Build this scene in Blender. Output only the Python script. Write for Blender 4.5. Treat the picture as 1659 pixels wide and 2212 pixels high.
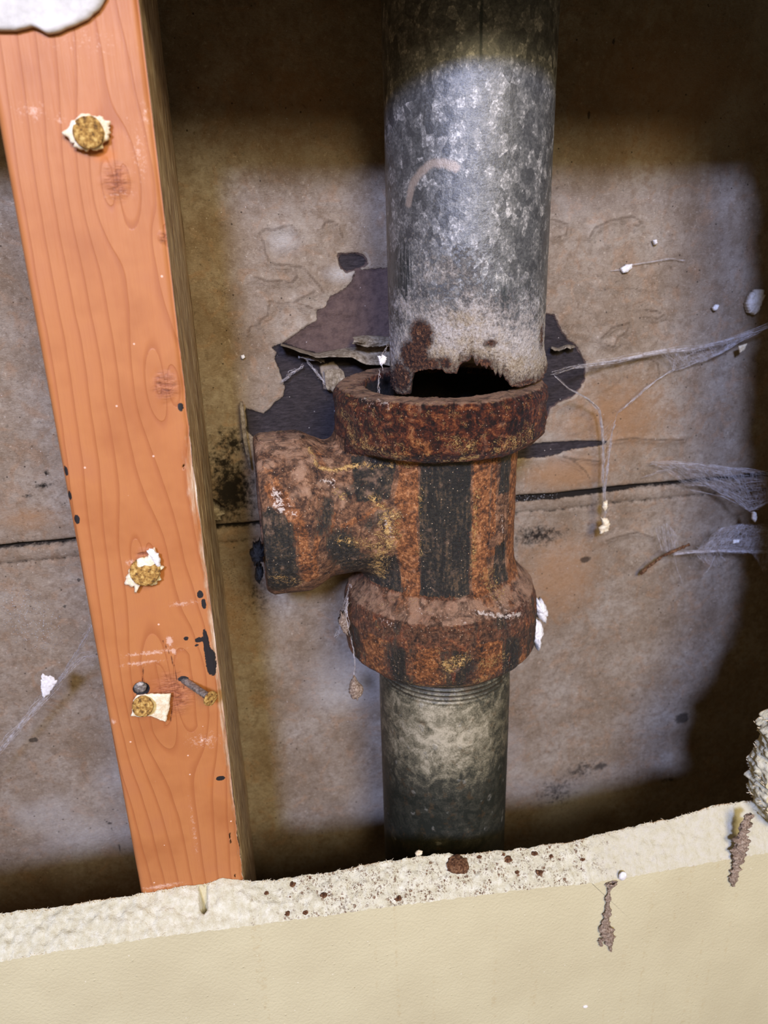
import bpy, bmesh, math, random
import numpy as np
from mathutils import Vector, Matrix
random.seed(7); rng = np.random.default_rng(7)
S = bpy.context.scene
C = S.collection
for o in list(bpy.data.objects): bpy.data.objects.remove(o)

# ------------------------------------------------------------------ camera
F, CX, CY = 1660., 829.5, 1106.
def unit(v): v = np.array(v, float); return v/np.linalg.norm(v)
_v = (955-CX, -(5450-CY)); _hx = 9420.; _hy = (-(F*F)-_hx*_v[0])/_v[1]
_Z = -unit([_v[0], _v[1], -F]); _X = unit([_hx, _hy, -F]); _Y = np.cross(_Z, _X)
R = np.array([_X, _Y, _Z])                       # camera axes to world axes
cam = bpy.data.cameras.new('camera'); co = bpy.data.objects.new('camera', cam); C.objects.link(co)
M4 = Matrix.Identity(4)
for i in range(3):
    for j in range(3): M4[i][j] = R[i][j]
co.matrix_world = M4
cam.sensor_width = 36; cam.sensor_height = 36; cam.sensor_fit = 'AUTO'; cam.lens = F/2212*36
cam.clip_start = .01
cam.dof.use_dof = True; cam.dof.focus_distance = .278; cam.dof.aperture_fstop = 16
S.camera = co
# ------------------------------------------------------------------ light
def lin(r, g, b): return tuple((x/255/12.92 if x/255 <= .04045 else ((x/255+.055)/1.055)**2.4) for x in (r, g, b))
W = bpy.data.worlds.new('world'); S.world = W; W.use_nodes = True
bgn = W.node_tree.nodes['Background']; bgn.inputs[0].default_value = (1.0, .80, .50, 1); bgn.inputs[1].default_value = .20
def area(name, loc, target, size, energy, color, shape='DISK'):
    l = bpy.data.lights.new(name, 'AREA'); l.shape = shape; l.size = size; l.energy = energy; l.color = color
    o = bpy.data.objects.new(name, l); C.objects.link(o); o.location = loc
    o.rotation_euler = (Vector(target)-Vector(loc)).to_track_quat('-Z', 'Y').to_euler(); return o
area('cool_lamp', (-.20, -.77, .47), (.08, .3, -.1), .13, 20.0, (.44, .55, 1.0))
area('warm_lamp', (.12, -.55, .34), (.06, .3, -.15), .30, 7.4, (1.0, .84, .52))
S.view_settings.view_transform = 'Standard'; S.view_settings.look = 'None'
S.view_settings.gamma = 1; S.view_settings.exposure = 0.04; S.view_settings.use_curve_mapping = False

# ------------------------------------------------------------------ helpers
D1, FRONT, D2 = .2318, .2192, .338              # stud face / drywall back, drywall front, cavity back
def ray(px, py): return R@np.array([px-CX, -(py-CY), -F])
def un(px, py, y): r = ray(px, py); return r*y/r[1]
def uns(pts, y): return np.array([un(a, b, y) for a, b in pts])
def oncyl(px, py, X0, Y0, r):
    d = ray(px, py); a = d[0]**2+d[1]**2; b = -2*(d[0]*X0+d[1]*Y0); c = X0**2+Y0**2-r*r
    t = (-b-math.sqrt(max(0, b*b-4*a*c)))/2/a; p = d*t
    return math.atan2(p[0]-X0, -(p[1]-Y0)), p[2]          # theta 0 faces the room, + to the right

def _h(ix, iy, iz, s):
    n = (ix*374761393+iy*668265263+iz*2147483647+s*1274126177) & 0xffffffff
    n = ((n ^ (n >> 13))*1274126177) & 0xffffffff
    return ((n ^ (n >> 16)) & 0xffffff)/0xffffff
def vnoise(x, y, z=0., s=0):
    x, y, z = np.broadcast_arrays(np.asarray(x, float), np.asarray(y, float), np.asarray(z, float))
    xi, yi, zi = [np.floor(q).astype(np.int64) for q in (x, y, z)]
    fx, fy, fz = x-xi, y-yi, z-zi
    fx, fy, fz = [q*q*(3-2*q) for q in (fx, fy, fz)]
    r = 0
    for a in (0, 1):
        for b in (0, 1):
            for c in (0, 1):
                w = (fx if a else 1-fx)*(fy if b else 1-fy)*(fz if c else 1-fz)
                r = r+w*_h(xi+a, yi+b, zi+c, s)
    return r*2-1
def fbm(x, y, z=0., o=4, s=0):
    r = 0; a = 1.; t = 0
    for k in range(o):
        r = r+a*vnoise(np.asarray(x)*2**k, np.asarray(y)*2**k, np.asarray(z)*2**k, s+k*17); t += a; a *= .55
    return r/t
def d_line(x, z, pts):
    d = np.full(x.shape, 1e9)
    for (ax, az), (bx, bz) in zip(pts[:-1], pts[1:]):
        vx, vz = bx-ax, bz-az; L = vx*vx+vz*vz+1e-12
        t = np.clip(((x-ax)*vx+(z-az)*vz)/L, 0, 1)
        d = np.minimum(d, np.hypot(x-ax-t*vx, z-az-t*vz))
    return d
def d_poly(x, z, pts):                                        # positive inside
    pts = list(map(tuple, pts)); d = d_line(x, z, pts+[pts[0]]); ins = np.zeros(x.shape, bool)
    for (ax, az), (bx, bz) in zip(pts, pts[1:]+pts[:1]):
        c = ((az > z) != (bz > z)) & (x < (bx-ax)*(z-az)/((bz-az) or 1e-12)+ax); ins ^= c
    return np.where(ins, d, -d)
def sstep(a, b, x): t = np.clip((x-a)/(b-a), 0, 1); return t*t*(3-2*t)

def mesh_obj(name, V, Fc, mat, parent=None, attrs=None, smooth=True, loc=(0, 0, 0)):
    V = np.asarray(V, np.float32)-np.asarray(loc, np.float32); me = bpy.data.meshes.new(name)
    if isinstance(Fc, np.ndarray):
        n, k = Fc.shape; me.vertices.add(len(V)); me.loops.add(n*k); me.polygons.add(n)
        me.vertices.foreach_set('co', V.ravel()); me.loops.foreach_set('vertex_index', Fc.astype(np.int32).ravel())
        me.polygons.foreach_set('loop_start', np.arange(0, n*k, k, dtype=np.int32))
        try: me.polygons.foreach_set('loop_total', np.full(n, k, np.int32))
        except Exception: pass
        me.update(calc_edges=True)
    else: me.from_pydata([tuple(map(float, v)) for v in V], [], Fc); me.update()
    for k, a in (attrs or {}).items():
        at = me.attributes.new(k, 'FLOAT', 'POINT'); at.data.foreach_set('value', np.asarray(a, np.float32).ravel())
    me.validate()
    me.polygons.foreach_set('use_smooth', [smooth]*len(me.polygons))
    me.materials.append(mat)
    o = bpy.data.objects.new(name, me); C.objects.link(o); o.location = loc
    if parent: o.parent = parent
    return o
def tag(o, label, cat, group=None, kind=None):
    o['label'] = label; o['category'] = cat
    if group: o['group'] = group
    if kind: o['kind'] = kind
    return o
def thing(name, loc, label, cat, group=None):
    o = bpy.data.objects.new(name, None); o.empty_display_size = .01; C.objects.link(o); o.location = loc
    return tag(o, label, cat, group)
def child(name, V, Fc, mat, parent, attrs=None, smooth=True):
    return mesh_obj(name, np.asarray(V)-np.array(parent.location), Fc, mat, parent, attrs, smooth)
def gridfaces(nu, nv, wrap=False, off=0):
    i = np.arange(nu-(0 if wrap else 1)); j = np.arange(nv-1)
    I, J = np.meshgrid(i, j, indexing='ij'); I2 = (I+1) % nu
    return np.stack([I*nv+J, I2*nv+J, I2*nv+J+1, I*nv+J+1], -1).reshape(-1, 4)+off

# ------------------------------------------------------------------ node helper
class G:
    def __init__(s, name, rough=.8, metal=0., spec=.4):
        m = bpy.data.materials.new(name); m.use_nodes = True; s.m = m; s.t = m.node_tree; s.n = s.t.nodes
        s.b = s.n['Principled BSDF']; s.set('Roughness', rough); s.set('Metallic', metal); s.set('Specular IOR Level', spec)
        tc = s.n.new('ShaderNodeTexCoord'); v = s.n.new('ShaderNodeVectorMath'); v.operation = 'SCALE'; v.inputs['Scale'].default_value = 1000
        s.t.links.new(tc.outputs['Object'], v.inputs[0]); s.p = v.outputs[0]      # position in millimetres
    def lk(s, a, i):
        if hasattr(a, 'links') or isinstance(a, bpy.types.NodeSocket): s.t.links.new(a, i)
        else:
            if isinstance(a, tuple) and len(a) == 3 and i.type == 'RGBA': a = (*a, 1)
            i.default_value = a
    def set(s, n, v): s.lk(v, s.b.inputs[n])
    def at(s, name):
        a = s.n.new('ShaderNodeAttribute'); a.attribute_name = name; return a.outputs['Fac']
    def sc(s, x, y, z):
        v = s.n.new('ShaderNodeVectorMath'); v.operation = 'MULTIPLY'; s.t.links.new(s.p, v.inputs[0]); v.inputs[1].default_value = (x, y, z); return v.outputs[0]
    def noise(s, scale, detail=4, rough=.6, dist=0, vec=None):
        a = s.n.new('ShaderNodeTexNoise'); s.lk(vec or s.p, a.inputs['Vector']); a.inputs['Scale'].default_value = scale
        a.inputs['Detail'].default_value = detail; a.inputs['Roughness'].default_value = rough; a.inputs['Distortion'].default_value = dist
        return a.outputs['Fac']
    def warp(s, scale, amp):
        a = s.n.new('ShaderNodeTexNoise'); s.lk(s.p, a.inputs['Vector']); a.inputs['Scale'].default_value = scale; a.inputs['Detail'].default_value = 4
        v = s.n.new('ShaderNodeVectorMath'); v.operation = 'SCALE'; v.inputs['Scale'].default_value = amp; s.lk(a.outputs['Color'], v.inputs[0])
        w = s.n.new('ShaderNodeVectorMath'); w.operation = 'ADD'; s.lk(v.outputs[0], w.inputs[0]); s.lk(s.p, w.inputs[1]); return w.outputs[0]
    def vor(s, scale, feature='F1', out='Distance', vec=None, rnd=1.):
        a = s.n.new('ShaderNodeTexVoronoi'); a.feature = feature; s.lk(vec or s.p, a.inputs['Vector']); a.inputs['Scale'].default_value = scale
        a.inputs['Randomness'].default_value = rnd
        return a.outputs[out]
    def ma(s, op, a, b=0., c=0.):
        n = s.n.new('ShaderNodeMath'); n.operation = op; s.lk(a, n.inputs[0]); s.lk(b, n.inputs[1]); s.lk(c, n.inputs[2]); return n.outputs[0]
    def add(s, a, b): return s.ma('ADD', a, b)
    def sub(s, a, b): return s.ma('SUBTRACT', a, b)
    def mul(s, a, b): return s.ma('MULTIPLY', a, b)
    def st(s, x, lo, hi, o0=0., o1=1.):
        n = s.n.new('ShaderNodeMapRange'); n.interpolation_type = 'SMOOTHSTEP'
        if lo > hi: lo, hi, o0, o1 = hi, lo, o1, o0
        s.lk(x, n.inputs[0])
        for i, v in enumerate((lo, hi, o0, o1)): n.inputs[i+1].default_value = v
        return n.outputs[0]
    def mix(s, f, a, b, mode='MIX'):
        n = s.n.new('ShaderNodeMix'); n.data_type = 'RGBA'; n.blend_type = mode; s.lk(f, n.inputs[0]); s.lk(a, n.inputs[6]); s.lk(b, n.inputs[7]); return n.outputs[2]
    def ramp(s, f, stops):
        n = s.n.new('ShaderNodeValToRGB'); e = n.color_ramp.elements
        while len(e) < len(stops): e.new(.5)
        for k, (p, c) in enumerate(stops): e[k].position = p; e[k].color = (*c, 1)
        s.lk(f, n.inputs[0]); return n.outputs[0]
    def bump(s, h, dist=.0005, strength=1.):
        n = s.n.new('ShaderNodeBump'); n.inputs['Strength'].default_value = strength; n.inputs['Distance'].default_value = dist
        s.lk(h, n.inputs['Height']); s.t.links.new(n.outputs[0], s.b.inputs['Normal'])
    def col(s, c): s.set('Base Color', c)
    # threshold an attribute (signed distance, mm) with noise so the outline is ragged
    def edge(s, a, amp=1., scale=.8, w=.15):
        q = s.add(s.at(a), s.mul(s.sub(s.noise(scale, 5, .65), .5), 2*amp)); return s.st(q, -w, w)

# ------------------------------------------------------------------ materials
def mat_backwall():
    g = G('stained_board', .85, 0, .25)
    n1 = g.noise(.035, 5, .6); n2 = g.noise(.25, 5, .65); n3 = g.noise(1.4, 4, .7, vec=g.sc(.5, 1, 1.6)); n4 = g.noise(.09, 4, .6, 1.5)
    c = g.ramp(n1, [(.32, lin(130, 110, 88)), (.5, lin(156, 139, 119)), (.68, lin(176, 163, 146))])
    c = g.mix(g.mul(g.st(n4, .5, .68), .45), c, lin(168, 128, 92))
    n5 = g.noise(.6, 6, .75, .6); n6 = g.noise(3.0, 3, .7, vec=g.sc(.4, 1, 1.4))
    c = g.mix(g.st(n2, .42, .68, 0, .55), c, lin(112, 90, 68))
    c = g.mix(g.st(n3, .35, .68, 0, .4), c, lin(132, 112, 90))
    c = g.mix(g.st(n5, .52, .68, 0, .45), c, lin(98, 74, 54))
    c = g.mix(g.st(n5, .44, .32, 0, .4), c, lin(212, 194, 170))
    c = g.mix(g.st(n6, .5, .7, 0, .22), c, lin(206, 186, 160))
    c = g.mix(g.mul(g.st(g.add(g.at('warm'), g.mul(g.sub(n2, .5), .5)), .2, .9), .7), c, lin(164, 122, 82))
    c = g.mix(g.mul(g.st(g.at('pale'), 0, 1), g.st(n3, .35, .6, .35, .8)), c, lin(190, 184, 176))
    # tide marks left by water
    q = g.add(g.at('ring'), g.mul(g.sub(g.noise(.5, 4, .6), .5), 1.6))
    c = g.mix(g.mul(g.st(q, .9, .05), .55), c, lin(78, 58, 40))
    cr = g.vor(.13, 'DISTANCE_TO_EDGE', vec=g.warp(.12, 9)); 
    crk = g.mul(g.st(g.add(cr, g.mul(g.sub(n2, .5), .06)), .035, .0), g.st(g.at('crack'), 0, 1))
    c = g.mix(g.mul(crk, .16), c, lin(90, 64, 44))
    # bare, darker board where the paper has peeled
    pk = g.edge('peel', 1.0, .5, .12)
    pc = g.ramp(g.noise(.4, 5, .65), [(.3, lin(76, 60, 56)), (.6, lin(104, 84, 76)), (.8, lin(124, 102, 92))])
    c = g.mix(pk, c, pc)
    dk = g.edge('peeldark', 1.2, .5, .2)
    dc = g.ramp(g.noise(.8, 5, .7, vec=g.sc(.35, 1, 1.8)), [(.3, lin(32, 27, 27)), (.6, lin(62, 54, 54)), (.8, lin(88, 78, 78))])
    c = g.mix(dk, c, dc)
    # curled, paler paper rim
    rim = g.mul(g.st(g.ma('ABSOLUTE', g.add(g.at('peel'), .7)), .9, .1), g.st(g.noise(.3, 3), .45, .6))
    c = g.mix(g.mul(rim, .6), c, lin(176, 160, 140))
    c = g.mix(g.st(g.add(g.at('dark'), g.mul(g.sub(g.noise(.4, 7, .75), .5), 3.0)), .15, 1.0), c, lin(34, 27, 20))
    # mould and scorched spots
    mo = g.add(g.at('mould'), g.mul(g.sub(g.noise(.35, 7, .8), .5), 4.2)); c = g.mix(g.mul(g.st(mo, .35, 1.1), .75), c, lin(32, 27, 25))
    # grit and dust
    v = g.vor(1.1); ds = g.mul(g.st(v, .30, .14), g.st(g.add(g.at('grit'), g.mul(g.sub(g.noise(.3), .5), .8)), .3, .9))
    c = g.mix(g.mul(ds, .85), c, lin(34, 26, 18))
    v2 = g.vor(.95, vec=g.sc(1.01, 1, 1.3)); ws = g.mul(g.st(v2, .27, .15), g.st(g.add(g.at('white'), g.mul(g.sub(g.noise(.5), .5), 1.2)), .35, .8))
    c = g.mix(ws, c, lin(225, 222, 220))
    v3 = g.vor(.16); c = g.mix(g.mul(g.st(v3, .075, .045), .8), c, lin(46, 34, 24))
    v4 = g.vor(.21, vec=g.sc(1.02, 1, .97)); c = g.mix(g.st(v4, .05, .03), c, lin(205, 195, 185))
    g.col(c)
    h = g.add(g.mul(n5, .8), g.add(g.mul(n2, .6), g.add(g.mul(n3, .6), g.mul(n6, .35)))); h = g.sub(h, g.mul(pk, .9)); h = g.sub(h, g.mul(dk, .5)); h = g.sub(h, g.mul(crk, .15)); h = g.add(h, g.mul(g.st(q, 2.5, 0), .5)); h = g.add(h, g.mul(ws, 1.2))
    g.bump(h, .0008, .8)
    g.set('Roughness', g.st(pk, 0, 1, .85, .6))
    return g.m
def mat_wood():
    g = G('orange_softwood', .5, 0, .4)
    psi = g.at('psi'); q = g.ma('FRACT', g.add(g.mul(psi, .24), g.mul(g.sub(g.noise(.03, 2), .5), .5)))
    late = g.mul(g.st(q, .72, .97), g.st(q, 1.0, .965))
    fine = g.noise(1.2, 4, .6, vec=g.sc(2.2, 1, .06)); fl = g.noise(.05, 3, .6)
    c = g.ramp(fl, [(.3, lin(164, 100, 54)), (.55, lin(178, 114, 64)), (.75, lin(174, 110, 66))])
    c = g.mix(g.mul(g.st(q, .1, .9), .2), c, lin(172, 100, 52))
    c = g.mix(g.mul(late, .5), c, lin(146, 78, 38))
    c = g.mix(g.st(fine, .4, .75, 0, .28), c, lin(166, 98, 54))
    kn = g.at('knot'); kr = g.noise(.55, 5, .65, .8, vec=g.sc(.6, 1, 1.9))
    c = g.mix(g.mul(g.st(g.add(kn, g.mul(g.sub(g.noise(.3, 4), .5), .9)), .05, .95), .8), c, g.ramp(kr, [(.36, lin(98, 48, 28)), (.47, lin(146, 82, 50)), (.62, lin(182, 116, 76))]))
    c = g.mix(g.mul(g.st(g.add(g.at('wear'), g.mul(g.sub(g.noise(.4, 4, .7, vec=g.sc(1, 1, .3)), .5), .9)), .3, .9), .9), c, g.ramp(g.noise(.8, 4, .7, vec=g.sc(2, 1, .12)), [(.36, lin(132, 104, 76)), (.5, lin(190, 164, 132)), (.66, lin(236, 220, 190))]))
    c = g.mix(g.mul(g.st(g.add(g.at('chalk'), g.mul(g.sub(g.noise(1.2, 5, .75), .5), 3.4)), .5, 1.4), .6), c, lin(224, 190, 168))
    c = g.mix(g.st(g.add(g.at('rust'), g.mul(g.sub(g.noise(.5, 4), .5), .5)), .2, 1., 0, .6), c, lin(190, 108, 30))
    c = g.mix(g.st(g.add(g.at('tar'), g.mul(g.sub(g.noise(.6, 5, .7), .5), 1.1)), .35, .5), c, lin(34, 30, 30))
    c = g.mix(g.mul(g.st(g.at('split'), .35, .1), .8), c, lin(70, 30, 16))
    c = g.mix(g.st(g.vor(.13), .05, .035, 0, .7), c, lin(236, 200, 176))
    g.col(c)
    h = g.add(g.mul(fine, .25), g.mul(late, -.25)); h = g.add(h, g.mul(g.st(kn, .15, .8), g.mul(kr, 1.5))); h = g.add(h, g.mul(g.at('wear'), g.mul(g.noise(.8, 4, .7, vec=g.sc(2, 1, .12)), 1.5)))
    g.bump(h, .0004, .8); g.set('Roughness', g.add(.38, g.mul(fine, .3)))
    return g.m
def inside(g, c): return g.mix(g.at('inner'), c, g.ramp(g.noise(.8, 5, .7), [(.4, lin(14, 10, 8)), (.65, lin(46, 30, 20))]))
def mat_zinc(lower=False):
    g = G('dull_zinc' if lower else 'spangled_zinc', .45, .35, .5)
    v = g.vor(.38, 'F1', 'Color', vec=g.sc(1, 1, .7)); 
    sp = g.n.new('ShaderNodeSeparateColor'); g.lk(v, sp.inputs[0]); cell = sp.outputs[0]
    v2 = g.vor(1.1, 'F1', 'Color'); sp2 = g.n.new('ShaderNodeSeparateColor'); g.lk(v2, sp2.inputs[0]); cell2 = sp2.outputs[1]
    str_ = g.noise(.8, 4, .6, vec=g.sc(1.3, 1.3, .12)); blot = g.noise(.16, 5, .62, 1.0); fine = g.noise(1.5, 5, .7)
    if not lower:
        f = g.add(g.mul(cell, .27), g.add(g.mul(cell2, .17), g.add(g.mul(blot, .50), g.mul(g.sub(fine, .5), .55))))
        c = g.ramp(f, [(.30, lin(84, 84, 84)), (.46, lin(108, 108, 106)), (.60, lin(138, 136, 132)), (.72, lin(200, 196, 190))])
        c = g.mix(g.mul(g.st(str_, .45, .7), .35), c, lin(100, 100, 100))
        c = g.mix(g.mul(g.st(g.at('streak'), .2, .8), g.st(str_, .35, .6)), c, lin(62, 66, 66))
        wh = g.st(g.add(g.at('white'), g.mul(g.sub(g.noise(.5, 6, .75), .5), 2.6)), .1, .9)
        c = g.mix(g.mul(wh, .85), c, g.ramp(fine, [(.35, lin(176, 160, 144)), (.6, lin(226, 216, 206))]))
        arc = g.st(g.add(g.at('arc'), g.mul(g.sub(g.noise(.5, 4, .7), .5), .9)), .35, .9)
        c = g.mix(g.mul(arc, .8), c, lin(176, 160, 146))
        tan = g.st(g.add(g.at('tan'), g.mul(g.sub(g.noise(.45, 5, .75), .5), 1.6)), .3, .9)
        c = g.mix(g.mul(tan, .75), c, g.ramp(fine, [(.35, lin(132, 104, 66)), (.6, lin(188, 168, 134))]))
        ru = g.st(g.add(g.at('rust'), g.mul(g.sub(g.noise(.5, 6, .8), .5), 1.7)), .3, .75)
        rc = g.ramp(g.noise(.8, 6, .8, .5), [(.36, lin(22, 13, 10)), (.46, lin(60, 34, 24)), (.54, lin(104, 64, 42)), (.60, lin(150, 96, 54)), (.68, lin(206, 170, 146))])
        c = g.mix(ru, c, rc)
        g.set('Metallic', g.mul(g.sub(1, ru), g.mul(g.sub(1, wh), .45)))
        g.set('Roughness', g.add(g.mul(g.st(f, .3, .7, .30, .5), 1), g.mul(ru, .45)))
        h = g.add(g.mul(cell, .12), g.add(g.mul(fine, .3), g.add(g.mul(g.mul(ru, g.noise(.9, 6, .8)), 3.2), g.mul(g.mul(wh, g.noise(1.3, 5, .8)), 1.6))))
        g.bump(h, .0006, .9)
    else:
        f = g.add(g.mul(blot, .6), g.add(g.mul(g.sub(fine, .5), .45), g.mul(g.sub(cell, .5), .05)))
        f = g.add(f, g.mul(g.at('light'), .20))  # pipe tone, with the drywall lip's shadow painted into the lower part
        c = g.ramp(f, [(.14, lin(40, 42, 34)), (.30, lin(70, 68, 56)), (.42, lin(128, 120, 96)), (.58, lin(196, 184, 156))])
        ch = g.st(g.vor(.16, 'F1', 'Distance', vec=g.sc(1, 1, .8)), .28, .18); chm = g.mul(ch, g.st(g.noise(.3, 3), .5, .62))
        c = g.mix(g.mul(chm, .5), c, lin(150, 146, 132))
        c = g.mix(g.mul(g.st(g.at('groove'), .3, .9), .7), c, lin(52, 40, 26))
        c = g.mix(g.mul(g.st(g.noise(.25, 4), .56, .7), .3), c, lin(104, 76, 44))
        g.col(c); g.set('Roughness', .5); g.set('Metallic', .3)
        g.bump(g.add(g.mul(fine, .3), g.mul(chm, .5)), .0004, .8)
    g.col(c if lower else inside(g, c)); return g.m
def mat_iron():
    g = G('rusted_cast_iron', .75, 0, .5)
    nA = g.noise(.20, 6, .62, .8); nB = g.noise(.8, 6, .72); nC = g.noise(2.2, 4, .7); nS = g.noise(.45, 5, .65, vec=g.sc(1.6, 1.6, .14)); nD = g.noise(.11, 4, .6, 1.2)
    f = g.add(g.mul(nA, .5), g.mul(nB, .5))
    c = g.ramp(f, [(.38, lin(38, 26, 20)), (.46, lin(84, 56, 38)), (.52, lin(124, 86, 58)), (.58, lin(152, 108, 76)), (.68, lin(200, 166, 130))])
    mar = g.st(g.add(g.at('maroon'), g.mul(g.sub(nA, .5), 1.6)), .2, .8)
    mc = g.ramp(f, [(.40, lin(20, 11, 9)), (.47, lin(56, 26, 17)), (.53, lin(98, 46, 26)), (.59, lin(146, 80, 42)), (.67, lin(210, 150, 92))])
    c = g.mix(mar, c, mc)
    bk = g.st(g.add(g.at('black'), g.add(g.mul(g.sub(nB, .5), 2.4), g.mul(g.sub(nS, .5), 2.2))), .32, .6)
    bc = g.ramp(g.add(g.mul(nB, .55), g.mul(nS, .45)), [(.42, lin(26, 25, 22)), (.52, lin(46, 43, 36)), (.60, lin(96, 76, 54))])
    og = g.st(g.add(g.at('orange'), g.add(g.mul(g.sub(nB, .5), 1.5), g.mul(g.sub(nA, .5), 1.0))), .3, .85)
    c = g.mix(g.mul(og, .72), c, g.ramp(g.add(g.mul(nB, .6), g.mul(nA, .4)), [(.40, lin(64, 38, 20)), (.48, lin(122, 70, 32)), (.54, lin(164, 98, 48)), (.61, lin(214, 148, 88))]))
    c = g.mix(bk, c, bc)
    du = g.st(g.add(g.at('dust'), g.add(g.mul(g.sub(nD, .5), 2.6), g.mul(g.sub(nA, .5), 1.6))), .2, 1.1)
    c = g.mix(g.mul(du, g.st(nA, .38, .58, .35, .85)), c, lin(178, 140, 110))
    wh = g.st(g.add(g.at('white'), g.mul(g.sub(nB, .5), 4.0)), .75, 1.1)  # white marks, including the highlight painted on the side outlet collar
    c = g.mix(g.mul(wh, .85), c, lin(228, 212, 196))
    nY = g.noise(.5, 4, .6, 1.0); wm = g.ma('ABSOLUTE', g.sub(nY, .5)); worm = g.st(wm, .030, .012)
    nz = g.sub(g.noise(.55, 5, .68, .6), .5)
    ye = g.ma('MAXIMUM', g.st(g.add(g.at('yellow'), g.mul(nz, 7.)), 1.15, 1.4), g.mul(worm, g.st(g.add(g.at('yellow'), g.mul(nz, 2.0)), .1, .4)))
    ye2 = g.mul(g.mul(worm, g.st(g.noise(.3, 3), .56, .62)), g.st(mar, .3, .8)); ye = g.ma('MAXIMUM', ye, g.mul(ye2, .7))
    c = g.mix(g.mul(ye, .85), c, g.ramp(nC, [(.35, lin(186, 124, 48)), (.6, lin(232, 196, 128))]))
    gl = g.st(g.vor(.55, 'F1'), .13, .06); c = g.mix(g.mul(gl, .75), c, lin(236, 204, 164))
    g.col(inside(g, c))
    g.set('Roughness', g.add(g.mul(bk, -.12), g.add(.42, g.mul(nC, .3))))
    amp = g.add(.3, g.mul(g.at('rough'), 1.0))
    h = g.add(g.mul(g.add(g.mul(nB, 1.8), nA), amp), g.add(g.mul(nC, .4), g.add(g.mul(ye, .3), g.mul(bk, -.15))))
    g.bump(h, .0010, 1.)
    return g.m
def mat_simple(name, stops, scale=.6, rough=.9, bump=.5, metal=0, sub=0, detail=5, spec=.3):
    g = G(name, rough, metal, spec); n = g.noise(scale, detail, .7); g.col(g.ramp(n, stops))
    g.bump(g.add(n, g.mul(g.noise(scale*3, 4, .7), .4)), .0008, bump)
    return g.m
def mat_gypsum():
    g = G('torn_gypsum', .95, 0, .15); n = g.noise(.35, 6, .7); n2 = g.noise(1.8, 5, .7)
    c = g.ramp(n, [(.3, lin(194, 184, 150)), (.5, lin(212, 205, 176)), (.7, lin(230, 225, 202))])
    c = g.mix(g.st(g.add(g.at('grey'), g.mul(g.sub(n, .5), .8)), .3, .8, 0, .6), c, lin(178, 166, 148))
    for sc, lo, w in ((.7, .36, 1.0), (1.5, .40, .9), (.30, .24, 1.1)):
        sp = g.mul(g.st(g.vor(sc), lo, lo-.06), g.st(g.add(g.at('speck'), g.mul(g.sub(g.noise(.22, 4, .7), .5), 4.5)), .55, 1.7))
        c = g.mix(g.mul(sp, w*.85), c, g.ramp(n2, [(.4, lin(62, 34, 20)), (.6, lin(128, 84, 50))]))
    c = g.mix(g.st(n2, .5, .8, 0, .4), c, lin(170, 150, 116))
    pap = g.edge('paper', .5, 1., .1); c = g.mix(pap, c, lin(160, 128, 90))
    g.col(c); g.bump(g.add(g.mul(n, 1.0), g.add(g.mul(g.noise(.9, 5, .7), .6), g.mul(n2, .4))), .0007, .8); return g.m
def mat_paint():
    g = G('beige_wall_paint', .55, 0, .3); n = g.noise(.5, 3, .6); n2 = g.noise(.03, 3, .5)
    c = g.ramp(n2, [(.3, lin(196, 184, 146)), (.7, lin(206, 195, 156))])
    dr = g.mul(g.st(g.noise(.5, 2, .5, vec=g.sc(.5, 1, .012)), .62, .7), g.st(g.noise(.4, 4, .7), .5, .6)); c = g.mix(g.mul(dr, .22), c, lin(176, 148, 98))
    c = g.mix(g.st(g.vor(.16), .05, .03, 0, .6), c, lin(244, 236, 214)); c = g.mix(g.st(g.vor(.09, vec=g.sc(1.03, 1, 1.1)), .028, .02, 0, .6), c, lin(130, 100, 60))
    c = g.mix(g.at('bare'), c, g.ramp(g.noise(.7, 5, .7), [(.35, lin(214, 206, 196)), (.6, lin(238, 233, 226))]))
    g.col(c); g.bump(g.add(g.noise(.9, 4, .6), g.mul(g.st(g.vor(.2), .12, .0), .6)), .0006, .5); return g.m
def mat_web():
    g = G('cobweb_silk', .7, 0, .3); g.col(g.ramp(g.noise(.5, 4, .7), [(.35, lin(150, 134, 120)), (.6, lin(206, 200, 200))]))
    g.set('Transmission Weight', 0.); return g.m
M = dict(wall=mat_backwall(), wood=mat_wood(), zinc=mat_zinc(), zinc2=mat_zinc(True), iron=mat_iron(), gyp=mat_gypsum(), paint=mat_paint(), web=mat_web())
M['scrap'] = mat_simple('torn_paper', [(.35, lin(206, 182, 140)), (.6, lin(240, 226, 196))], .5)
M['facing'] = mat_simple('white_facing_paper', [(.3, lin(178, 174, 166)), (.6, lin(206, 202, 194))], .15, .9, .3)
M['white'] = mat_simple('white_plaster', [(.35, lin(208, 200, 190)), (.6, lin(244, 240, 236))], .8)
M['nail'] = mat_simple('yellow_rusted_nail', [(.36, lin(84, 58, 30)), (.5, lin(168, 124, 58)), (.64, lin(216, 180, 104))], .8, .8, .9)
M['shank'] = mat_simple('grey_nail_steel', [(.35, lin(92, 84, 76)), (.6, lin(168, 160, 150))], .9, .45, .4, .6)
M['brown'] = mat_simple('brown_crumb', [(.36, lin(52, 30, 18)), (.5, lin(110, 72, 44)), (.66, lin(160, 122, 88))], .9, .95, 1.)
M['dust'] = mat_simple('grey_dust', [(.36, lin(110, 88, 70)), (.5, lin(160, 136, 114)), (.66, lin(206, 186, 164))], 1.2, 1., 1.)
M['flap'] = mat_simple('grey_paper', [(.36, lin(92, 78, 62)), (.5, lin(132, 118, 98)), (.66, lin(166, 154, 136))], .5, .9, .6)
M['tar'] = mat_simple('black_tar', [(.36, lin(12, 12, 13)), (.6, lin(34, 34, 36))], .8, .45, .8)
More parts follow.
